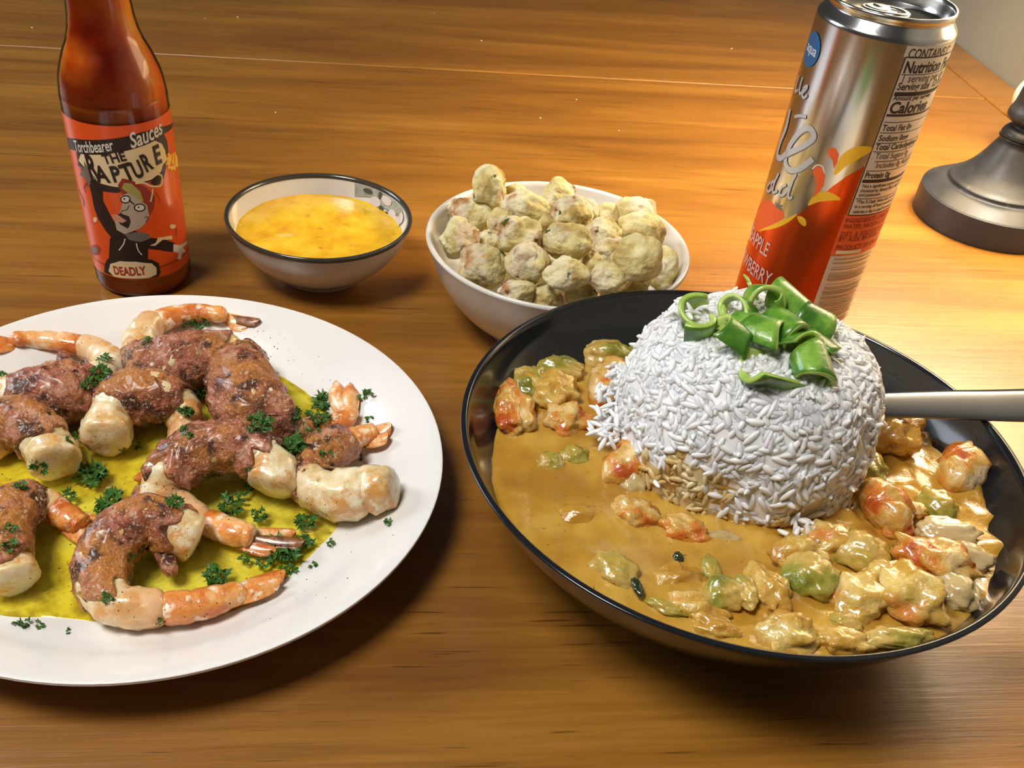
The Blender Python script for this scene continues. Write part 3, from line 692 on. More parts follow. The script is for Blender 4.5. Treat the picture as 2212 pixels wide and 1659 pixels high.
# scallions
RB = BVHTree.FromPolygons(V[:72 * 41], F[:72 * 40])
def scallion(label, u, v, z, axis, r, ln, arc=2 * PI, start=0, squash=.85, seed=0, wall=.0011):
    """hollow slice of spring onion: open tube with wall; axis = direction of the tube"""
    r *= 1.12; ln *= 1.25; wall *= 1.7; P = at(u, v, z - .0065); d_ = ray(u, v).normalized(); h_ = RB.ray_cast(CO, d_)
    if h_[0] is not None: P = h_[0] - d_ * (.0045 + max(0, z - .090) * .35)
    ax = Vector(axis).normalized(); s_ = ax.cross(Vector((0, 0, 1)))
    if s_.length < .05: s_ = ax.cross(Vector((0, 1, 0)))
    s_.normalize(); n_ = s_.cross(ax); V = []; F = []; mi = []; na = 30; nl = 6; closed = arc > 6.2
    cnt = na if closed else na + 1
    def ringv(rr, j):
        for i in range(cnt):
            a = start + arc * i / na; f = j / nl - .5
            q = 1 + .08 * noise.noise(Vector((math.cos(a), math.sin(a), seed + f)))
            sl = .18 * ln * math.cos(a + seed)
            V.append(P + ax * (f * ln + sl * f * 2) + s_ * (rr * q * math.cos(a)) + n_ * (rr * q * squash * math.sin(a)))
    for j in range(nl + 1): ringv(r, j)
    for j in range(nl + 1): ringv(r - wall, j)
    m_ = (nl + 1) * cnt; rngi = range(cnt) if closed else range(cnt - 1)
    for j in range(nl):
        for i in rngi:
            l = (i + 1) % cnt; a, b = j * cnt, (j + 1) * cnt
            F.append([a + i, a + l, b + l, b + i]); mi.append(0); F.append([m_ + a + l, m_ + a + i, m_ + b + i, m_ + b + l]); mi.append(1)
    for i in rngi:
        l = (i + 1) % cnt; F.append([l, i, m_ + i, m_ + l]); mi.append(1); a = nl * cnt; F.append([a + i, a + l, m_ + a + l, m_ + a + i]); mi.append(1)
    if not closed:
        for j in range(nl):
            a, b = j * cnt, (j + 1) * cnt; F.append([a, b, m_ + b, m_ + a]); mi.append(1); e = cnt - 1; F.append([a + e, m_ + a + e, m_ + b + e, b + e]); mi.append(1)
    o = mk('scallion_slice', V, F, [SCAL, SCALI], loc=P, mi=mi); tag(o, label, 'scallion', 'chopped green onion on top of the rice'); return o
tc = Vector((-.25, -.8, .55))  # towards the viewer
scallion('large open green onion ring at the left of the heap', 1522, 682, .096, (-.35, -.55, .75), .0076, .0074, 5.4, 2.2, .8, 1)
scallion('green onion strip under the large open ring', 1494, 700, .092, (-.2, -.3, .9), .0075, .0080, 2.2, 2.4, .8, 2)
scallion('narrow green onion loop left of the top ring', 1592, 672, .101, (-.7, -.5, .5), .0068, .0050, 2 * PI, 0, .65, 3)
scallion('round green onion ring at the top facing forward', 1648, 656, .105, (.15, -.8, .45), .0060, .0065, 2 * PI, 0, 1.0, 4)
scallion('green onion tube pointing to the lower right of the top ring', 1706, 660, .101, (.75, -.5, -.35), .0056, .0115, 2 * PI, 0, .85, 5)
scallion('short green onion tube at the right end of the heap', 1757, 696, .097, (.9, -.3, -.2), .0058, .0085, 2 * PI, 0, .8, 6)
scallion('broad dark green onion piece in the middle', 1648, 724, .098, (.7, -.5, .1), .0068, .0110, 3.4, .1, .8, 7)
scallion('dark green onion piece at the lower left', 1580, 732, .094, (.8, -.3, -.35), .0064, .0115, 3.6, .2, .8, 8)
scallion('wide light green onion curl at the front', 1672, 784, .090, (-.6, -.25, .25), .0085, .0135, 3.0, 3.2, .85, 9)
scallion('green onion tube at the lower right front', 1752, 790, .088, (.15, -.75, -.25), .0058, .0095, 2 * PI, 0, .85, 10)
scallion('small green onion ring above the lower right tube', 1766, 756, .092, (.6, -.6, -.1), .0056, .0070, 5.6, 1.2, .7, 11)
scallion('green onion tube right of the centre', 1698, 712, .099, (.35, -.8, .1), .0054, .0095, 2 * PI, 0, .9, 12)
scallion('flattened green onion piece behind the narrow loop', 1612, 700, .098, (.85, -.2, .1), .0050, .0090, 4, .5, .7, 13)
scallion('thin pale green onion sliver at the very top', 1622, 632, .106, (-.6, .1, .7), .0026, .0110, 2.2, .2, .6, 14, .0006)
scallion('thin folded green onion sliver between ring and tube', 1680, 668, .106, (.3, -.2, -.8), .0030, .0100, 2.0, .4, .6, 15, .0006)
scallion('green onion scrap joining the middle and the front curl', 1716, 752, .094, (.5, -.5, .5), .0055, .0080, 3.0, .8, .8, 16)

# spoon with a flat handle
sp = thing('spoon', 'stainless steel spoon handle resting over the right rim of the black bowl', 'spoon', (.17, .316, .056))
V = []; F = []; hp = [(.118, .3075, .0455, .0058), (.142, .3120, .0515, .0066), (.172, .3145, .0546, .0082), (.198, .3160, .0566, .0094), (.235, .3178, .0605, .0108), (.270, .3195, .0640, .0112), (.283, .3202, .0652, .0085), (.288, .3205, .0657, .003)]
S = spline(hp, 40); nw = 8
for sg in (1, -1):
    for x, y, z, hw in S:
        for j in range(nw + 1):
            g_ = j / nw * 2 - 1; V.append(Vector((x + g_ * hw * -.06, y + g_ * hw * .72, z + g_ * hw * .24 + sg * .0009 * (1 - .6 * g_ ** 4) - .0004 * g_ * g_)))
m_ = len(S) * (nw + 1)
for sg in (0, 1):
    for i in range(len(S) - 1):
        for j in range(nw):
            a = sg * m_ + i * (nw + 1) + j; q = [a, a + nw + 1, a + nw + 2, a + 1]; F.append(q if sg else q[::-1])
for i in range(len(S) - 1):
    for j in (0, nw):
        a = i * (nw + 1) + j; F.append([a, a + nw + 1, m_ + a + nw + 1, m_ + a])
i = len(S) - 1
for j in range(nw):
    a = i * (nw + 1) + j; F.append([a, a + 1, m_ + a + 1, m_ + a]); a = j; F.append([a + 1, a, m_ + a, m_ + a + 1])
mk('handle', V, F, STEEL, sp)
V0, F0 = ico(3); V = [Vector((.098, .304, .040)) + Vector((v.x * .024, v.y * .016, (v.z if v.z < 0 else v.z * .15) * .007)) for v in V0]
mk('spoon_bowl', V, F0, STEEL, sp)

# ------------------------------------------------------------------ small dip dish
DC = (-.0938, .4583)
dish = thing('dip_dish', 'small white dish with a thin dark rim, left of the larger white bowl', 'dish', (DC[0], DC[1], 0))
V, F = lathe(smooth_prof([(0, .0015), (.018, .0015), (.0195, 0), (.022, 0), (.024, .003), (.034, .010), (.0425, .020), (.0463, .0300), (.0468, .0316), (.0461, .0322), (.0449, .0316), (.0438, .028), (.040, .0185), (.032, .010), (.02, .005), (0, .004)], 80), DC, 128)
mk('dish_body', V, F, GREYCH, dish)
V, F = lathe(smooth_prof([(.04615, .0298), (.04695, .0306), (.0471, .0317), (.0463, .0327), (.0450, .0321), (.0444, .0308)], 20), DC, 128)
mk('dark_rim', V, F, RIMB, dish)
def inner_patch(name, poly, mat, lift):
    """painted patch on the inside of the dish: (angle, height fraction) outline laid on the inner wall"""
    bm = shape_bm(poly)
    for k in range(24):
        x = -.2 + k * .09; bmesh.ops.bisect_plane(bm, geom=list(bm.verts) + list(bm.edges) + list(bm.faces), plane_co=(x, 0, 0), plane_no=(1, 0, 0))
    for k in range(1, 8): bmesh.ops.bisect_plane(bm, geom=list(bm.verts) + list(bm.edges) + list(bm.faces), plane_co=(0, k / 8, 0), plane_no=(0, 1, 0))
    pr = spline([(.040, .0185), (.0424, .0235), (.0438, .028), (.0446, .0305)], 30)
    for v in bm.verts:
        a = v.co.x; f = min(max(v.co.y, 0), 1) * 29; k = min(int(f), 28); f -= k; r = pr[k][0] * (1 - f) + pr[k + 1][0] * f - lift; z = pr[k][1] * (1 - f) + pr[k + 1][1] * f
        v.co = Vector((DC[0] + r * math.cos(a), DC[1] + r * math.sin(a), z + lift * .5))
    return from_bm(name, bm, mat, dish, smooth=True)
PGREY = pm('paint_grey_green', [(.3, (.22, .25, .20)), (.7, (.38, .40, .36))], 300, .2, coat=.6); PPINK = pm('paint_petal', (.62, .54, .52), 200, .2, coat=.6); PDK = pm('paint_dark', (.06, .07, .05), 200, .2, coat=.6)
inner_patch('painted_leaves', [(1.30, .35), (1.32, .95), (.9, .98), (.45, .9), (.3, .6), (.4, .3), (.6, .5), (.85, .35), (1.05, .5)], PGREY, .0004)
def disc(cx, cy, rx, ry, n=14): return [(cx + rx * math.cos(2 * PI * k / n), cy + ry * math.sin(2 * PI * k / n)) for k in range(n)]
for q in ((.98, .42, .09, .17), (.80, .68, .10, .2), (.62, .35, .09, .16), (.45, .3, .10, .16), (.38, .55, .08, .2)): inner_patch('painted_petal', disc(*q), PPINK, .0006)
for q in ((.86, .28, .04, .1), (.74, .22, .03, .1), (1.12, .7, .07, .12), (.93, .75, .03, .2)): inner_patch('painted_spot', disc(*q), PDK, .0007)
V = [Vector((DC[0], DC[1], .0224))]; F = []; na = 96; nr = 24
for k in range(1, nr + 1):
    for i in range(na):
        a = 2 * PI * i / na; r = .0421 * k / nr; x, y = DC[0] + r * math.cos(a), DC[1] + r * math.sin(a)
        V.append(Vector((x, y, .0224 + .0003 * fbm(Vector((x * 90, y * 90, 0)), 3) + (.0004 if k == nr else 0))))
for i in range(na): F.append([0, 1 + i, 1 + (i + 1) % na])
for k in range(nr - 1):
    for i in range(na):
        a = 1 + k * na; F.append([a + i, a + na + i, a + na + (i + 1) % na, a + (i + 1) % na])
tag(mk('dipping_sauce', V, F, DIP, loc=(DC[0], DC[1], .026)), 'bright yellow speckled dipping sauce filling the small dark rimmed dish', 'sauce')

# ------------------------------------------------------------------ bowl of breaded bites
WC = (.0262, .4314)
wb = thing('side_bowl', 'plain cream white bowl heaped with breaded bites', 'bowl', (WC[0], WC[1], 0))
V, F = lathe(smooth_prof([(0, .002), (.026, .002), (.028, 0), (.032, 0), (.034, .0035), (.046, .013), (.056, .027), (.0622, .0425), (.0631, .0452), (.0620, .0462), (.0604, .0450), (.0585, .040), (.052, .026), (.042, .014), (.025, .007), (0, .006)], 80), WC, 128)
mk('bowl_body', V, F, CHINA, wb)
OK_ = [(1057, 404, 36, 44, .058, 'tall breaded bite sticking up at the back left above the bowl rim'),
 (1018, 466, 48, 36, .045, 'pale breaded bite lying on the left side, below the tall one'),
 (992, 517, 38, 42, .046, 'breaded bite with green spots against the left rim'),
 (1044, 572, 48, 44, .046, 'large round yellow breaded bite at the front left rim'),
 (1135, 447, 48, 34, .056, 'smooth oval breaded bite on top at the back, left of centre'),
 (1113, 424, 26, 24, .050, 'small breaded bite half hidden behind the smooth oval one'),
 (1121, 510, 44, 42, .060, 'round breaded bite with a browned knob, left of centre'),
 (1138, 566, 42, 46, .056, 'bumpy breaded bite below the one with the browned knob'),
 (1205, 421, 30, 32, .050, 'yellow breaded bite farthest back in the middle'),
 (1236, 460, 40, 38, .058, 'breaded bite with a dark green slit, right of centre at the back'),
 (1270, 465, 18, 32, .052, 'thin yellow breaded bite behind the one with the green slit'),
 (1183, 490, 30, 34, .050, 'shaded breaded bite in the gap at the centre'),
 (1228, 522, 50, 40, .061, 'breaded bite with a round hollow end at the centre'),
 (1300, 508, 40, 34, .054, 'pale breaded bite right of the hollow ended one'),
 (1306, 469, 34, 30, .046, 'yellow breaded bite in the dip at the back right'),
 (1374, 458, 38, 34, .050, 'tan breaded bite on the back right rim'),
 (1390, 500, 48, 38, .052, 'rough breaded bite with brown crumb below the back right one'),
 (1318, 540, 34, 30, .050, 'floury breaded bite tucked behind the biggest bite'),
 (1372, 560, 50, 50, .064, 'biggest double lobed breaded bite at the right'),
 (1428, 580, 32, 44, .044, 'brown edged breaded bite against the right rim'),
 (1225, 592, 46, 36, .058, 'long breaded bite lying across the front middle'),
 (1119, 628, 38, 24, .048, 'flaky browned breaded bite at the front rim'),
 (1180, 643, 32, 28, .044, 'small round breaded bite with one dark slit at the front rim'),
 (1256, 637, 36, 32, .046, 'golden breaded bite partly behind the black bowl rim'),
 (1371, 616, 30, 16, .048, 'small breaded bite under the biggest bite'),
 (1082, 480, 26, 30, .050, 'breaded bite squeezed between the pale one and the smooth oval one'),
 (1057, 522, 24, 24, .042, 'hidden breaded bite in the gap behind the large round one'),
 (1280, 580, 24, 30, .050, 'breaded bite filling the gap left of the biggest bite'),
 (1320, 598, 44, 34, .058, 'lower lobe like breaded bite just below the biggest bite')]
for i, (u, v, rx, ry, z, lb) in enumerate(OK_):
    P = at(u, v, z - .002); a = px2m(rx, P); b = px2m(ry, P); rz = min(a, b) * 1.02
    V, F = lump(P, a * 1.06, b * 1.08, b * 1.0, rng.uniform(-.3, .3), i + 51, .26, 1.15, .045, 5)
    o = mk('breaded_bite', V, F, OKRA, loc=P); tag(o, lb, 'fried bite', 'breaded bites in the white bowl')
for i in range(12):
    a = 2.4 * i; r = .034 * math.sqrt(i / 12); P = Vector((WC[0] + r * math.cos(a), WC[1] + r * math.sin(a), .029 + .002 * rng.random()))
    V, F = lump(P, .010, .009, .009, rng.uniform(0, 3), i + 91, .2, 1.3, .05, 3)
    tag(mk('breaded_bite', V, F, OKRA, loc=P), 'breaded bite buried under the others at the bottom of the white bowl', 'fried bite', 'breaded bites in the lower layer')

# ------------------------------------------------------------------ hot sauce bottle
BC = (-.1797, .4342); BR = .0233
bot = thing('sauce_bottle', 'glass bottle of red pepper sauce with an orange cartoon label', 'bottle', (BC[0], BC[1], 0))
outer = [(0, .003), (.014, .003), (.0185, .0006), (.0212, .0008), (.0229, .0035), (BR, .009), (BR, .05), (BR, .088), (.0231, .0935), (.0220, .1010), (.0193, .1085), (.0165, .1145), (.0146, .1205), (.0136, .128), (.0131, .140), (.0129, .152)]
ip = smooth_prof(outer, 100)
V, F = lathe(ip + [(.0118, .152)], BC, 96); mk('glass', V, F, GLASS, bot)
V, F = lathe([(max(r - .0011, 0), z + (.0012 if z < .01 else 0)) for r, z in ip if z < .148] + [(.001, .148)], BC, 96); mk('sauce', V, F, SAUCE, bot)
V, F = lathe([(.0118, .1495), (.0142, .1495), (.0150, .151), (.0150, .170), (.0140, .1722), (.0001, .1724)], BC, 64); mk('cap', V, F, CAPM, bot)
pr = Print(BC[0], BC[1], BR, bot)
def z6(x, y): return (110 + x * .2411, 250 + y * .2411)
LZ0, LZ1 = .0115, .0862
n = 300; V = []; F = []; a0 = math.atan2(-BC[1], -BC[0])
for i in range(n + 1):
    a = a0 + math.radians(-172 + 344 * i / n); 
    for z in (LZ0, LZ1): V.append(Vector((BC[0] + (BR + .0001) * math.cos(a), BC[1] + (BR + .0001) * math.sin(a), z)))
for i in range(n): F.append([2 * i, 2 * i + 2, 2 * i + 3, 2 * i + 1])
mk('paper_label', V, F, LORANGE, bot)
R6 = lambda L: [z6(*q) for q in L]
def hp6(L): return [pr.h(*z6(*q)) for q in L]
s85 = math.radians(84) * BR
pr.poly('label_art', [(s85, LZ0), (s85 + .0012, LZ0), (s85 + .0012, LZ1), (s85, LZ1)], LYEL, raw=True)
pr.poly('label_art', [(-s85, .0165), (s85, .0165), (s85, .0172), (-s85, .0172)], LRED, raw=True)
P = pr.poly
P('label_art', R6([(135, 185), (230, 205), (420, 215), (620, 195), (800, 150), (960, 100), (1085, 55), (1088, 95), (1010, 160), (1040, 230), (1052, 330), (1030, 350), (1030, 470), (1000, 590), (960, 560), (740, 620), (600, 690), (400, 660), (330, 560), (250, 440), (225, 310), (160, 290)]), LBLACK)
P('label_art', R6([(270, 340), (400, 350), (560, 335), (760, 290), (930, 222), (990, 250), (1020, 310), (1035, 400), (1000, 440), (985, 500), (900, 570), (760, 605), (640, 590), (600, 640), (430, 600), (330, 490), (250, 400)]), CREAM)
P('label_art', R6([(215, 415), (300, 465), (300, 400), (340, 480), (420, 580), (365, 560), (330, 660), (310, 560), (260, 530), (285, 480)]), LGREY)
# figure: arm, hood, body
P('label_art', R6([(345, 620), (370, 590), (420, 600), (465, 660), (470, 760), (540, 900), (600, 1000), (640, 1080), (560, 1110), (500, 1040), (430, 930), (390, 830), (365, 700)]), LBLACK)
P('label_art', R6([(520, 1290), (530, 1100), (600, 1020), (700, 1010), (790, 1040), (870, 1090), (1000, 1100), (1105, 1140), (1090, 1220), (960, 1200), (870, 1190), (868, 1300)]), LBLACK)
P('label_art', R6([(1095, 1150), (1150, 1160), (1215, 1115), (1218, 1140), (1180, 1180), (1205, 1215), (1170, 1230), (1165, 1285), (1130, 1285), (1140, 1230), (1095, 1215)]), WHITE)
P('label_art', R6([(660, 1060), (790, 1035), (880, 1060), (885, 1100), (800, 1130), (700, 1110)]), LGREY)
P('label_art', R6([(885, 1160), (935, 1140), (960, 1090), (1080, 1070), (1090, 1105), (1000, 1110), (930, 1165)]), CREAM)
# cap, face
P('label_art', R6([(600, 620), (640, 560), (720, 575), (850, 640), (930, 720), (925, 820), (880, 900), (810, 830), (700, 720), (640, 700)]), INKR)
P('label_art', R6([(635, 650), (655, 600), (720, 605), (800, 680), (830, 770), (760, 750), (690, 690)]), LOLIVE)
P('label_art', R6([(620, 720), (690, 690), (790, 750), (860, 800), (880, 895), (850, 960), (790, 1010), (660, 1060), (590, 1020), (570, 930), (620, 860), (640, 790)]), LSKIN)
P('label_art', R6([(620, 870), (700, 900), (720, 960), (690, 1010), (620, 970), (580, 900)]), LBLACK)
P('label_art', R6([(540, 880), (600, 885), (680, 940), (640, 960), (560, 930)]), LPINK)
P('label_art', R6([(740, 870), (690, 1030), (800, 1010), (830, 940), (870, 880), (820, 870)]), LSKIN)
for q in ((668, 748, 48, 38), (795, 822, 54, 38)):
    P('label_art', R6(disc(q[0], q[1], q[2], q[3])), LBLACK); P('label_art', R6(disc(q[0], q[1], q[2] * .76, q[3] * .7)), WHITE); P('label_art', R6(disc(q[0] - 10, q[1] - 4, 9, 9, 8)), LBLACK)
P('label_art', R6([(700, 745), (750, 790), (745, 800), (695, 760)]), LBLACK)
pr.stroke('label_art', R6([(665, 1100), (650, 1150), (610, 1205)]), .0005, WHITE); pr.stroke('label_art', R6([(765, 1140), (780, 1200), (815, 1245)]), .0005, WHITE)
pr.stroke('label_art', R6([(700, 800), (680, 840), (640, 850), (625, 880)]), .0003, LBLACK); pr.stroke('label_art', R6([(840, 920), (855, 900), (870, 915), (850, 950)]), .0003, LBLACK)
P('label_art', R6([(885, 600), (935, 555), (985, 540), (975, 610), (930, 625)]), LBLACK)
pr.stroke('label_art', R6([(755, 605), (830, 600), (900, 630), (985, 620), (990, 540), (950, 520)]), .0008, CREAM)
pr.stroke('label_art', R6([(910, 650), (905, 710), (890, 770)]), .0007, CREAM); pr.stroke('label_art', R6([(930, 680), (960, 720), (975, 770)]), .0003, INKR)
pr.stroke('label_art', R6([(1065, 980), (1100, 970), (1120, 1020), (1120, 1080)]), .0005, INKR); P('label_art', R6(disc(1088, 990, 28, 22, 10)), CREAM)
pr.stroke('label_art', R6([(250, 660), (290, 740), (300, 810)]), .0009, LGREY); pr.stroke('label_art', R6([(330, 600), (300, 640), (320, 690)]), .0008, LRED)
P('label_art', R6(disc(400, 1200, 48, 48, 9)), LRED); P('label_art', R6(disc(400, 1200, 28, 28, 7)), LGREY); P('label_art', R6(disc(400, 930, 18, 26, 7)), CREAM)
# burst with number
c21 = (1085, 405); st = []
for k in range(22):
    rr = 1.0 if k % 2 == 0 else .72; st.append((c21[0] + 62 * rr * math.cos(2 * PI * k / 22), c21[1] + 98 * rr * math.sin(2 * PI * k / 22)))
P('label_art', R6(st), LYEL)
# deadly badge
P('label_art', R6([(485, 1330), (510, 1280), (600, 1262), (750, 1270), (900, 1285), (965, 1320), (980, 1400), (960, 1440), (480, 1400)]), LBLACK)
P('label_art', R6([(520, 1390), (535, 1325), (620, 1300), (760, 1305), (900, 1320), (945, 1360), (945, 1420), (880, 1450), (700, 1455), (570, 1440)]), CREAM)
T6 = lambda nm_, t_, a, b, sz, mat, **k: pr.text(nm_, t_, z6(*a), sz, mat, p1=z6(*b), **k)
T6('label_text', 'DEADLY', (572, 1416), (900, 1410), .0062, LRED, bold=.04, fit=.0158)
T6('label_text', '21', (1060, 450), (1115, 440), .0092, LORANGE, bold=.03, fit=.0058)
T6('label_text', 'Torchbearer', (225, 318), (640, 290), .0072, WHITE, bold=.015, shear=.35, fit=.0215)
T6('label_text', 'Sauces', (715, 290), (1000, 150), .0094, WHITE, bold=.02, shear=.3, fit=.0178)
T6('label_text', 'THE', (480, 430), (700, 390), .0060, LBLACK, bold=.03, fit=.0102)
for ch, a, b, sz, ft in (('R', (350, 548), (450, 562), .0150, .0058), ('A', (425, 590), (560, 590), .0105, .0062), ('P', (560, 590), (640, 580), .0100, .0042), ('T', (665, 585), (740, 560), .0108, .0052),
                         ('U', (760, 565), (850, 525), .0110, .0046), ('R', (850, 505), (930, 455), .0115, .0044), ('E', (935, 440), (1010, 400), .0120, .0040)):
    T6('label_text', ch, a, b, sz, LBLACK, bold=.035, fit=ft)

# ------------------------------------------------------------------ drink can
KC = (.1505, .4534); KR = .0289
can = thing('drink_can', 'tall slim silver and orange drink can with its tab opened', 'can', (KC[0], KC[1], 0))
V, F = lathe(smooth_prof([(0, .006), (.016, .004), (.0215, .0006), (.0235, .0008), (.0262, .0055), (.0282, .0115), (KR, .016)], 30) + [(KR, .05), (KR, .1), (KR, .1484)] + smooth_prof([(KR, .1488), (.0286, .1500), (.0275, .1514), (.0262, .1530), (.0256, .1540), (.02615, .1552), (.0264, .1566), (.0258, .1574), (.0250, .1566), (.0246, .1545), (.0240, .1515), (.0232, .1508), (.0222, .1517)], 44) + [(.015, .1517), (.0001, .1517)], KC, 256)
mk('can_body', V, F, ALU, can)
pk = Print(KC[0], KC[1], KR, can, .00004)
def z1(x, y): return (1560 + x * .422, y * .422)
R1 = lambda L: [z1(*q) for q in L]
H1 = lambda L: [pk.h(*z1(*q)) for q in L]
rad = lambda d: math.radians(d) * KR
# lower orange field
swo = H1([(728, 853), (640, 900), (560, 958), (500, 1012), (440, 1060), (380, 1105), (320, 1140), (250, 1165), (190, 1180), (150, 1165)])
pk.poly('printed_orange', [(rad(21), .0165), (rad(21), swo[0][1])] + swo + [(rad(-95), .070), (rad(-150), .078), (rad(-172), .075), (rad(-172), .0165)], CANORANGE, raw=True)
pk.poly('printed_orange', [(rad(20.8), .0563), (rad(120), .0563), (rad(120), .0762), (rad(20.8), .0762)], CANDEEP, raw=True)
pk.poly('printed_orange', [(rad(120), .0165), (rad(172), .0165), (rad(172), .080), (rad(120), .0762)], CANORANGE, raw=True)
# fruit, drops and splashes
pk.poly('printed_fruit', R1([(165, 1140), (180, 1080), (210, 1020), (250, 1030), (270, 1050), (290, 1070), (315, 1080), (318, 1115), (250, 1160), (195, 1190), (165, 1170)]), CANDEEP)
pk.poly('printed_leaf', R1([(270, 1030), (278, 1062), (312, 1080), (300, 1060), (318, 1052), (292, 1050), (296, 1035), (280, 1045)]), LGREY)
pk.stroke('printed_splash', R1([(190, 1180), (260, 1160), (330, 1130), (385, 1095)]), .0022, CANYEL, True)
pk.stroke('printed_splash', R1([(385, 1108), (410, 1130), (425, 1158)]), .0030, CANYEL, True)
pk.stroke('printed_splash', R1([(440, 1050), (490, 1012), (540, 1005), (605, 1020)]), .0046, CANYEL, True)
pk.stroke('printed_splash', R1([(575, 895), (630, 820), (700, 780), (775, 762)]), .0060, CANYEL, True)
pk.poly('printed_drop', R1([(540, 775), (555, 755), (580, 758), (598, 790), (590, 830), (572, 862), (565, 820), (545, 795)]), CANDEEP)
pk.poly('printed_drop', R1([(462, 880), (480, 850), (510, 855), (528, 900), (520, 950), (490, 990), (468, 1012), (480, 960), (478, 920)]), CANDEEP)
pk.stroke('printed_drop', R1([(462, 865), (485, 845), (512, 852), (524, 885)]), .0005, WHITE)
# white panel and its rules
zb0, zb1 = .0762, .1440
pk.poly('nutrition_panel', [(rad(24), zb0), (rad(118), zb0), (rad(118), zb1), (rad(24), zb1)], CANWHITE, raw=True)
pk.poly('lit_silver_strip', [(rad(22), zb1), (rad(118), zb1), (rad(118), .1483), (rad(22), .1483)], CANWHITE, raw=True)  # pale strip paints the lit look of bare silver behind the text
pk.poly('barcode_panel', [(rad(21.5), .0165), (rad(80), .0165), (rad(80), .0558), (rad(21.5), .0558)], CANWHITE, raw=True)
pk.poly('printed_orange', [(rad(80), .0165), (rad(120), .0165), (rad(120), .0562), (rad(80), .0562)], CANORANGE, raw=True)
def rule(z, th, a0=24, a1=118, m_=INK): pk.poly('printed_rule', [(rad(a0), z - th / 2), (rad(a1), z - th / 2), (rad(a1), z + th / 2), (rad(a0), z + th / 2)], m_, raw=True)
rule(zb1, .0005); rule(zb0, .0005); pk.poly('printed_rule', [(rad(23.6), zb0), (rad(24.4), zb0), (rad(24.4), zb1), (rad(23.6), zb1)], INK, raw=True)
def zof(u, v): return pk.h(u, v)[1]
for (u, v, th) in ((1950, 161, .0003), (1933, 203, .0017), (1917, 249, .0010), (1914, 264, .0003), (1906, 287, .0003), (1898, 309, .0003), (1890, 328, .0003), (1872, 369, .0003), (1864, 391, .0015), (1846, 429, .0003)): rule(zof(u, v), th, 25.5)
rule(zof(1898, 349), .0003, 30)
def kt(t_, u, v, size, bold=0, sx=.86, mat=INK, a=None):
    th, z = pk.h(u, v); pk.text('printed_text', t_, (th if a is None else rad(a), z, 0), size, mat, bold=bold, shear=.0, sx=sx)
kt('CONTAINS C', 1962, 125, .0051, .012, .74, a=25)
kt('Nutrition Facts', 1952, 157, .0064, .03, .8, a=25.8)
kt('1 serving per can', 1946, 177, .0044, 0, .9, a=26.5)
kt('Serving size  12 fl oz', 1938, 194, .0042, .02, .84, a=26)
kt('Amount per serving', 1930, 216, .0027, .02, .95, a=26)
kt('Calories', 1921, 244, .0066, .03, .95, a=26)
for t_, u, v, b_, an in (('Total Fat 0g', 1906, 282, .02, 26), ('Sodium 0mg', 1897, 304, .02, 26), ('Total Carbohydrate 0g', 1892, 323, .02, 26), ('Total Sugars 0g', 1893, 343, 0, 29), ('Includes 0g Added Sugars', 1896, 363, 0, 32.5), ('Protein 0g', 1867, 384, .025, 26)): kt(t_, u, v, .0036, b_, .86, a=an)
for t_, u, v in (('Not a significant source of saturated fat,', 1862, 405), ('cholesterol, dietary fiber, vitamin D,', 1859, 415), ('and potassium.', 1856, 424), ('*The % Daily Value tells you how much', 1848, 439), ('in a serving of food contributes', 1845, 449), ('calories a day is used for general', 1842, 460)): kt(t_, u, v, .0022, .012, .86, a=27)
for t_, u, v, sz in (('INGREDIENTS: CARBONATED', 1826, 480, .0031), ('WATER, NATURAL FLAVORS', 1822, 493, .0031), ('DIST. & SOLD EXCLUSIVELY', 1816, 510, .0033), ('BY: ALDI, BATAVIA, IL', 1812, 521, .0033), ('PRODUCT OF CANADA', 1804, 539, .0035)): kt(t_, u, v, sz, .008, .84, INKR, a=23)
pk.poly('printed_tag', [(rad(25), .0570), (rad(52), .0570), (rad(52), .0588), (rad(25), .0588)], CREAM, raw=True)
brng = random.Random(5); z = .0545
while z > .0175:
    th = brng.choice([.0003, .0005, .0008, .0011]); rule(z, th, 26, 74, LGREY if False else INKR if False else pm('barcode_ink', (.42, .33, .22), 30, .4, metal=.4) if z > .0544 else bpy.data.materials['barcode_ink']); z -= th + brng.choice([.0005, .0009, .0013])
# silver lettering at the left
def silver(L, wd):
    a = H1(L); pk.stroke('printed_lettering', [(x + .0003, y - .0003) for x, y in a], wd + .0001, LGREY, raw=True); pk.stroke('printed_lettering', a, wd, SILV, raw=True)
silver([(330, 790), (420, 745), (470, 700), (445, 655), (395, 680), (345, 750), (325, 820), (345, 868), (400, 862), (465, 812)], .0026)
silver([(350, 560), (330, 650), (300, 730), (285, 790), (300, 810), (330, 785)], .0026); silver([(372, 598), (400, 592), (432, 598)], .0012)
silver([(250, 930), (232, 960), (238, 980), (255, 965), (255, 935), (275, 925)], .0012); silver([(292, 885), (268, 940), (262, 985), (285, 975)], .0012)
silver([(330, 945), (305, 960), (295, 990), (310, 1000), (335, 970), (380, 890)], .0012); silver([(360, 930), (340, 990), (345, 1015), (360, 1005)], .0012)
silver([(398, 385), (385, 425), (378, 465), (392, 460)], .0011); silver([(415, 395), (400, 450), (400, 478), (412, 470)], .0011)
silver([(410, 480), (432, 455), (438, 440), (422, 448), (412, 480), (420, 500), (438, 485)], .0011)
b_ = pk.h(1755, 108); pk.poly('printed_badge', [(b_[0] - .001 + .0072 * math.cos(k * PI / 12), b_[1] + .0070 * math.sin(k * PI / 12)) for k in range(24)], BLUE, raw=True)
pk.text('printed_text', 'aqua', (b_[0] - .0060, b_[1] - .0016, 0), .0058, WHITE, sx=.95)
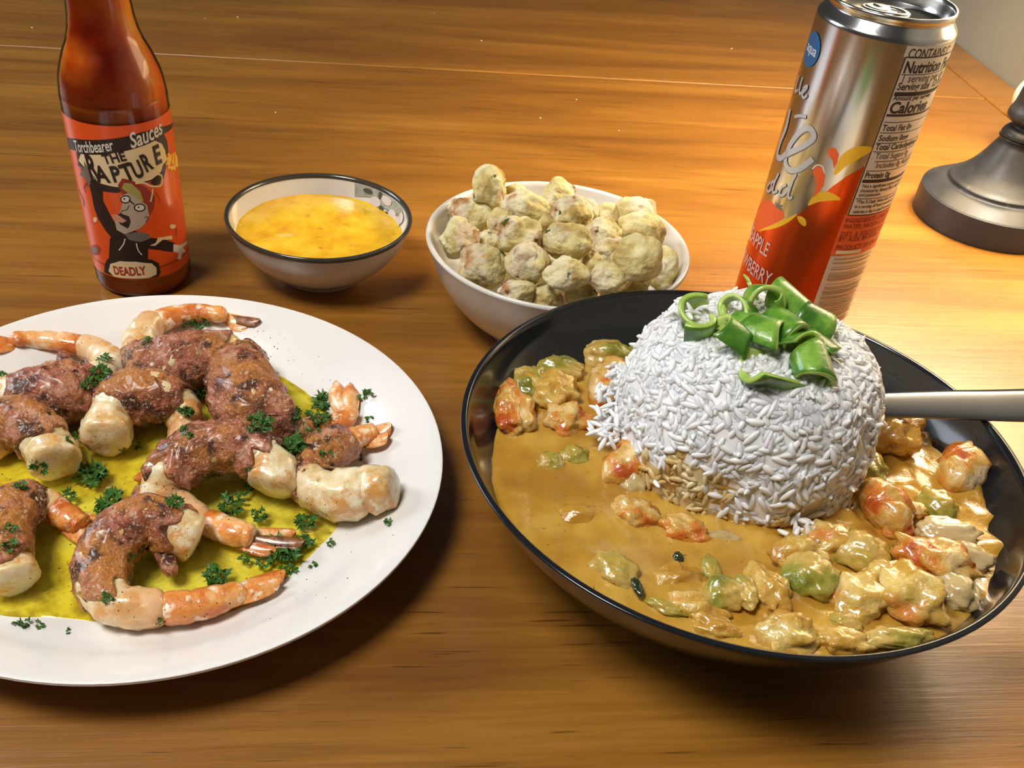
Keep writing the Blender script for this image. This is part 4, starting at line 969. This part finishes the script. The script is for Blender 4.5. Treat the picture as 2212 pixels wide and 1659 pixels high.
pk.text('printed_text', 'PINEAPPLE', (*pk.h(1657, 555), 0), .0098, PINKG, bold=.01, sx=.62, right=True)
pk.text('printed_text', 'STRAWBERRY', (*pk.h(1662, 618), 0), .0098, PINKG, bold=.01, sx=.62, right=True)
# lid opening and tab
KL = Vector((KC[0], KC[1], .1517)); oc = at(1990, 34, .1519); oc.z = .1519; od = oc - KL; od.z = 0; oc = KL + od.normalized() * .0132; oc.z = .15185; od.normalize(); sdv = Vector((-od.y, od.x, 0))
V = [oc + od * (.0088 * math.cos(2 * PI * k / 28)) + sdv * (.0098 * math.sin(2 * PI * k / 28)) for k in range(28)]
mk('mouth_shade', V, [list(range(28))], pm('mouth_shade_black', (.006, .006, .006), 30, .9, spec=.1), can, smooth=False)  # flat black disc on the closed lid, paints the shade inside the mouth
def torus(name, c, ax, sx, sy, rt, mat, parent, n1=48, n2=12, tilt=0):
    ax = ax.normalized(); sd = Vector((-ax.y, ax.x, 0)); V = []; F = []
    for i in range(n1):
        a = 2 * PI * i / n1; q = c + ax * (sx * math.cos(a)) + sd * (sy * math.sin(a)) + Vector((0, 0, tilt * math.cos(a)))
        o_ = (ax * (sy * math.cos(a)) + sd * (sx * math.sin(a))).normalized()
        for j in range(n2):
            b = 2 * PI * j / n2; V.append(q + o_ * (rt * math.cos(b)) + Vector((0, 0, rt * .6 * math.sin(b))))
    for i in range(n1):
        for j in range(n2):
            F.append([i * n2 + j, ((i + 1) % n1) * n2 + j, ((i + 1) % n1) * n2 + (j + 1) % n2, i * n2 + (j + 1) % n2])
    return mk(name, V, F, mat, parent)
t1 = at(1925, 26, .1556); tdir = at(1962, 28, .1556) - at(1860, -22, .1556); tdir.z = 0; tdir.normalize(); tc_ = t1 - tdir * .0035; tc_.z = .1552
torus('pull_tab', tc_, tdir, .0108, .0066, .0013, ALUS, can, tilt=.0012)
V0, F0 = ico(3); tq = Vector((-tdir.y, tdir.x, 0)); V = [tc_ - tdir * .0045 + tdir * (v.x * .0052) + tq * (v.y * .0055) + Vector((0, 0, v.z * .0007)) for v in V0]; mk('tab_plate', V, F0, ALUS, can)
V, F = lathe([(.0001, .1517), (.0030, .1517), (.0030, .1550), (.0024, .1560), (.0001, .1562)], (tc_.x - tdir.x * .0045, tc_.y - tdir.y * .0045), 24); mk('rivet', V, F, ALUS, can)

# ------------------------------------------------------------------ lamp
lamp = thing('table_lamp', 'dark bronze turned lamp base at the right edge of the table', 'lamp', LAMP)
S_ = .0462 / .0458
base = [(0, 0), (.0440, 0), (.0458, .0012), (.0458, .0150), (.0452, .0168), (.0435, .0180), (.0400, .0200), (.0360, .0220), (.0330, .0228), (.0322, .0240), (.0318, .0252), (.0285, .0275), (.0230, .0330), (.0185, .0400), (.0150, .0470), (.0135, .0500), (.0133, .0520), (.0142, .0530)]
V, F = lathe([base[0], base[1]] + smooth_prof(base[1:], 90) + [(0.0001, .053)], (LAMP.x, LAMP.y), 128); mk('lamp_base', V, F, BRONZE, lamp)
neck = [(.0100, .0530), (.0132, .0535), (.0136, .0555), (.0122, .0580), (.0098, .0600), (.0104, .0615), (.0136, .0635), (.0148, .0655), (.0146, .0685), (.0138, .0705), (.0132, .0725), (.0130, .0745)]
V, F = lathe(smooth_prof(neck, 50), (LAMP.x, LAMP.y), 96); mk('neck_ring', V, F, BRONZE, lamp)
stem = [(.0130, .073), (.0125, .080), (.0112, .095), (.0100, .115), (.0080, .135), (.0062, .16), (.0062, .18), (.0085, .19), (.0090, .195), (.0060, .205), (.0060, .222), (.0001, .224)]
V, F = lathe(smooth_prof(stem, 60), (LAMP.x, LAMP.y), 64); mk('stem', V, F, BRONZE, lamp)
V, F = lathe([(.0001, .224), (.011, .224), (.011, .245), (.0001, .246)], (LAMP.x, LAMP.y), 32); mk('socket', V, F, BRONZE, lamp)
V, F = lathe([(.143, .190), (.085, .39), (.0835, .39), (.1415, .190), (.143, .190)], (LAMP.x, LAMP.y), 96); mk('lamp_shade', V, F, SHADE, lamp)
gp = at(2212, 205, .085); gl_ = at(2222, 205, .0)
gx = at(2244, 214, .040); gx.z = 0
glob = thing('globe_ornament', 'cream white round glass ornament standing behind the lamp base', 'ornament', gx)

# ------------------------------------------------------------------ parsley
dg = bpy.context.evaluated_depsgraph_get(); dg.update()
def tree_of(objs):
    V = []; F = []
    for o in objs:
        b = len(V); mw = o.matrix_world; V += [mw @ v.co for v in o.data.vertices]; F += [[b + i for i in p.vertices] for p in o.data.polygons]
    return BVHTree.FromPolygons(V, F)
food = [o for o in bpy.data.objects if o.type == 'MESH' and o.parent and o.parent.name.startswith('wrapped_shrimp')]
bpy.context.view_layer.update()
PT = tree_of(food + [plate_o, oil])
def hit(u, v):
    d = ray(u, v).normalized(); h = PT.ray_cast(CO, d)
    return (h[0], h[1]) if h[0] is not None else (at(u, v, .01), Vector((0, 0, 1)))
def leaflets(P, nrm, size, n, rr):
    V = []; F = []
    for k in range(n):
        d = Vector((rr.gauss(0, 1), rr.gauss(0, 1), rr.gauss(0, .6))); d -= nrm * d.dot(nrm) * .6; d.normalize()
        s_ = d.cross(nrm).normalized(); c = P + (d * rr.uniform(.1, .62) + nrm * rr.uniform(.05, .28)) * size; L_ = size * rr.uniform(.34, .55); b = len(V); V.append(c); nl = 11
        for i in range(nl):
            a = -2.3 + 4.6 * i / (nl - 1); q = (1.0 if i % 2 == 0 else .52) * L_ * (.72 + .28 * math.cos(a))
            V.append(c + d * (q * math.cos(a)) + s_ * (q * math.sin(a)) + nrm * (L_ * (.22 * math.sin(i * 2.4 + k) + .10)))
        for i in range(nl - 1): F.append([b, b + 1 + i, b + 2 + i])
    return V, F
PARS = [(552, 918, 30, 9, 'curly parsley sprig at the foot of the upright ham roll'), (632, 968, 34, 12, 'biggest curly parsley sprig, between the middle and right hand shrimp'),
 (710, 872, 26, 7, 'parsley sprig over the bent up orange tail'), (690, 905, 26, 7, 'parsley sprig lying on the yellow butter beside the orange tail'), (640, 900, 20, 6, 'parsley sprig on the right flank of the upright ham roll'),
 (795, 855, 17, 5, 'parsley sprig with a dark stem near the right rim'), (680, 937, 15, 4, 'small parsley leaf above the right hand shrimp'),
 (404, 886, 18, 6, 'parsley leaf on the arched shrimp right shoulder'), (425, 845, 24, 6, 'parsley between the arched shrimp and the upright ham roll'), (405, 935, 18, 5, 'parsley on the lower flank of the arched shrimp'),
 (215, 806, 24, 7, 'parsley sprig on the upper left shrimp'), (190, 832, 18, 5, 'parsley below the sprig of the upper left shrimp'), (225, 778, 16, 4, 'pale parsley leaf on the upper left shrimp shell'),
 (432, 692, 20, 5, 'parsley under the charred tail of the far shrimp'), (402, 695, 12, 3, 'tiny parsley leaf on the far shrimp neck'), (318, 735, 14, 4, 'parsley stem on the left side of the far shrimp'),
 (200, 1030, 36, 12, 'dark parsley heap in the butter between the left shrimp'), (245, 1085, 34, 12, 'parsley heap in the butter left of the charred tip'), (150, 1078, 18, 5, 'parsley leaf on the pale speckled tail'), (215, 1105, 18, 5, 'parsley at the end of the pale speckled tail'),
 (45, 1052, 18, 5, 'parsley on the lower left ham, upper side'), (85, 1003, 20, 5, 'parsley on the round white end at the left edge'), (20, 1140, 16, 5, 'parsley on the lower left ham, middle'), (20, 1178, 20, 5, 'parsley on the lower left ham, near its white end'),
 (380, 1088, 20, 6, 'parsley behind the white end of the front shrimp'), (495, 1100, 26, 8, 'parsley in front of the middle shrimp'), (520, 1078, 16, 5, 'thin parsley sprig below the middle shrimp white end'), (562, 1115, 20, 7, 'parsley in the butter below the middle shrimp'),
 (662, 1130, 22, 9, 'dark parsley in butter under the right hand shrimp'), (612, 1190, 36, 13, 'wide parsley heap beside the dark shell tail'), (660, 1175, 20, 7, 'parsley at the tip of the dark shell tail'), (530, 1207, 16, 5, 'flat parsley leaf right of the front shrimp white end'),
 (465, 1248, 30, 11, 'curly parsley sprig above the long orange tail'), (570, 1215, 18, 5, 'parsley left of the wide heap'), (625, 1228, 20, 5, 'pale parsley between the wide heap and the orange tail tip'), (838, 1135, 14, 3, 'green parsley snippet alone on the right rim'),
 (713, 1176, 12, 4, 'parsley leaf alone right of the dark shell tail'), (675, 1222, 12, 3, 'small parsley leaf near the butter edge, right'), (48, 1352, 18, 4, 'parsley leaf on the white rim at lower left'), (84, 1352, 14, 3, 'second parsley leaf on the white rim at lower left'),
 (148, 1365, 10, 2, 'tiny parsley bit on the white rim below the lower left shrimp'), (234, 1290, 14, 5, 'parsley leaf on the front shrimp ham, left side'), (280, 1205, 12, 4, 'parsley leaf high on the front shrimp ham'), (345, 1342, 12, 2, 'parsley crescent at the start of the long orange tail'),
 (262, 970, 8, 2, 'tiny parsley bit on the white arched shrimp'), (305, 968, 14, 3, 'parsley strip under the arched shrimp'), (470, 1028, 16, 4, 'parsley on the dark ham of the middle shrimp'), (540, 1010, 10, 2, 'small parsley bit on the middle shrimp white end'),
 (535, 1058, 12, 3, 'parsley bit on the lower middle shrimp white end'), (780, 990, 12, 3, 'parsley bit above the right hand shrimp'), (700, 985, 16, 4, 'parsley on the red ham of the right hand shrimp'), (155, 950, 14, 3, 'pale parsley leaf between the two white shrimp ends'), (800, 905, 10, 3, 'parsley bit on the yellow tail of the right hand shrimp'), (5, 812, 12, 4, 'parsley at the picture edge, upper left')]
rp = random.Random(11)
for u, v, s, n_, lb in PARS:
    P_, nrm = hit(u, v)
    if nrm.dot(CO - P_) < 0: nrm = -nrm
    V, F = leaflets(P_, nrm, px2m(s * 1.35, P_), int(n_ * 1.7) + 4, rp)
    o = mk('parsley_leaf', V, F, GREEN, loc=P_, smooth=False); tag(o, lb, 'parsley', 'parsley on the shrimp plate')
    if u == 795:
        a, b = at(803, 858, P_.z + .001), at(829, 853, P_.z + .0012)
        sweep('parsley_stem', [a, a.lerp(b, .5), b], [.0004, .0004, .0005], 0, 1, pm('stem_dark', (.10, .05, .03), 50, .5), o, 6, 6, 0)
V = []; F = []
def speck(P_, r, rr):
    b = len(V); 
    for x, y, z in ((1, 0, 0), (-1, 0, 0), (0, 1, 0), (0, -1, 0), (0, 0, 1), (0, 0, -1)): V.append(P_ + Vector((x * rr.uniform(.4, 1.3), y * rr.uniform(.4, 1.3), z * .6)) * r)
    for f in ((0, 2, 4), (2, 1, 4), (1, 3, 4), (3, 0, 4), (2, 0, 5), (1, 2, 5), (3, 1, 5), (0, 3, 5)): F.append([b + q for q in f])
for k in range(420):
    u, v = rp.uniform(0, 860), rp.uniform(700, 1340)
    if (u - 380) ** 2 / 520 ** 2 + (v - 1030) ** 2 / 340 ** 2 > 1: continue
    P_, n_ = hit(u, v); speck(P_, rp.uniform(.00018, .00042), rp)
tag(mk('pepper_specks', V, F, PEPPER, loc=(PC[0], PC[1], .01), smooth=False), 'fine black pepper specks sprinkled over the wrapped shrimp', 'pepper', kind='stuff')
V = []; F = []
for u, v in ((595, 243), (513, 37), (1337, 282), (1168, 255), (70, 60), (937, 28), (442, 40), (1245, 215), (1580, 905 - 800), (1040, 88)):
    P_ = at(u, v, .0004); speck(P_, rp.uniform(.0006, .0011), rp)
tag(mk('crumbs', V, F, CRUMB, loc=(0, .6, 0), smooth=False), 'pale crumbs scattered on the bare table behind the dishes', 'crumbs', kind='stuff')

# globe ornament (behind the lamp)
gc = Vector((gx.x, gx.y, .0))
V, F = lathe([(.0001, 0), (.010, 0), (.0105, .002), (.008, .005), (.0062, .012), (.0075, .024), (.0001, .025)], (gc.x, gc.y), 48); mk('ornament_foot', V, F, BRONZE, glob)
V, F = lathe([(.0168 * math.sin(PI * k / 30), .040 - .0168 * math.cos(PI * k / 30)) for k in range(31)], (gc.x, gc.y), 64); mk('glass_globe', V, F, GLOBE, glob)
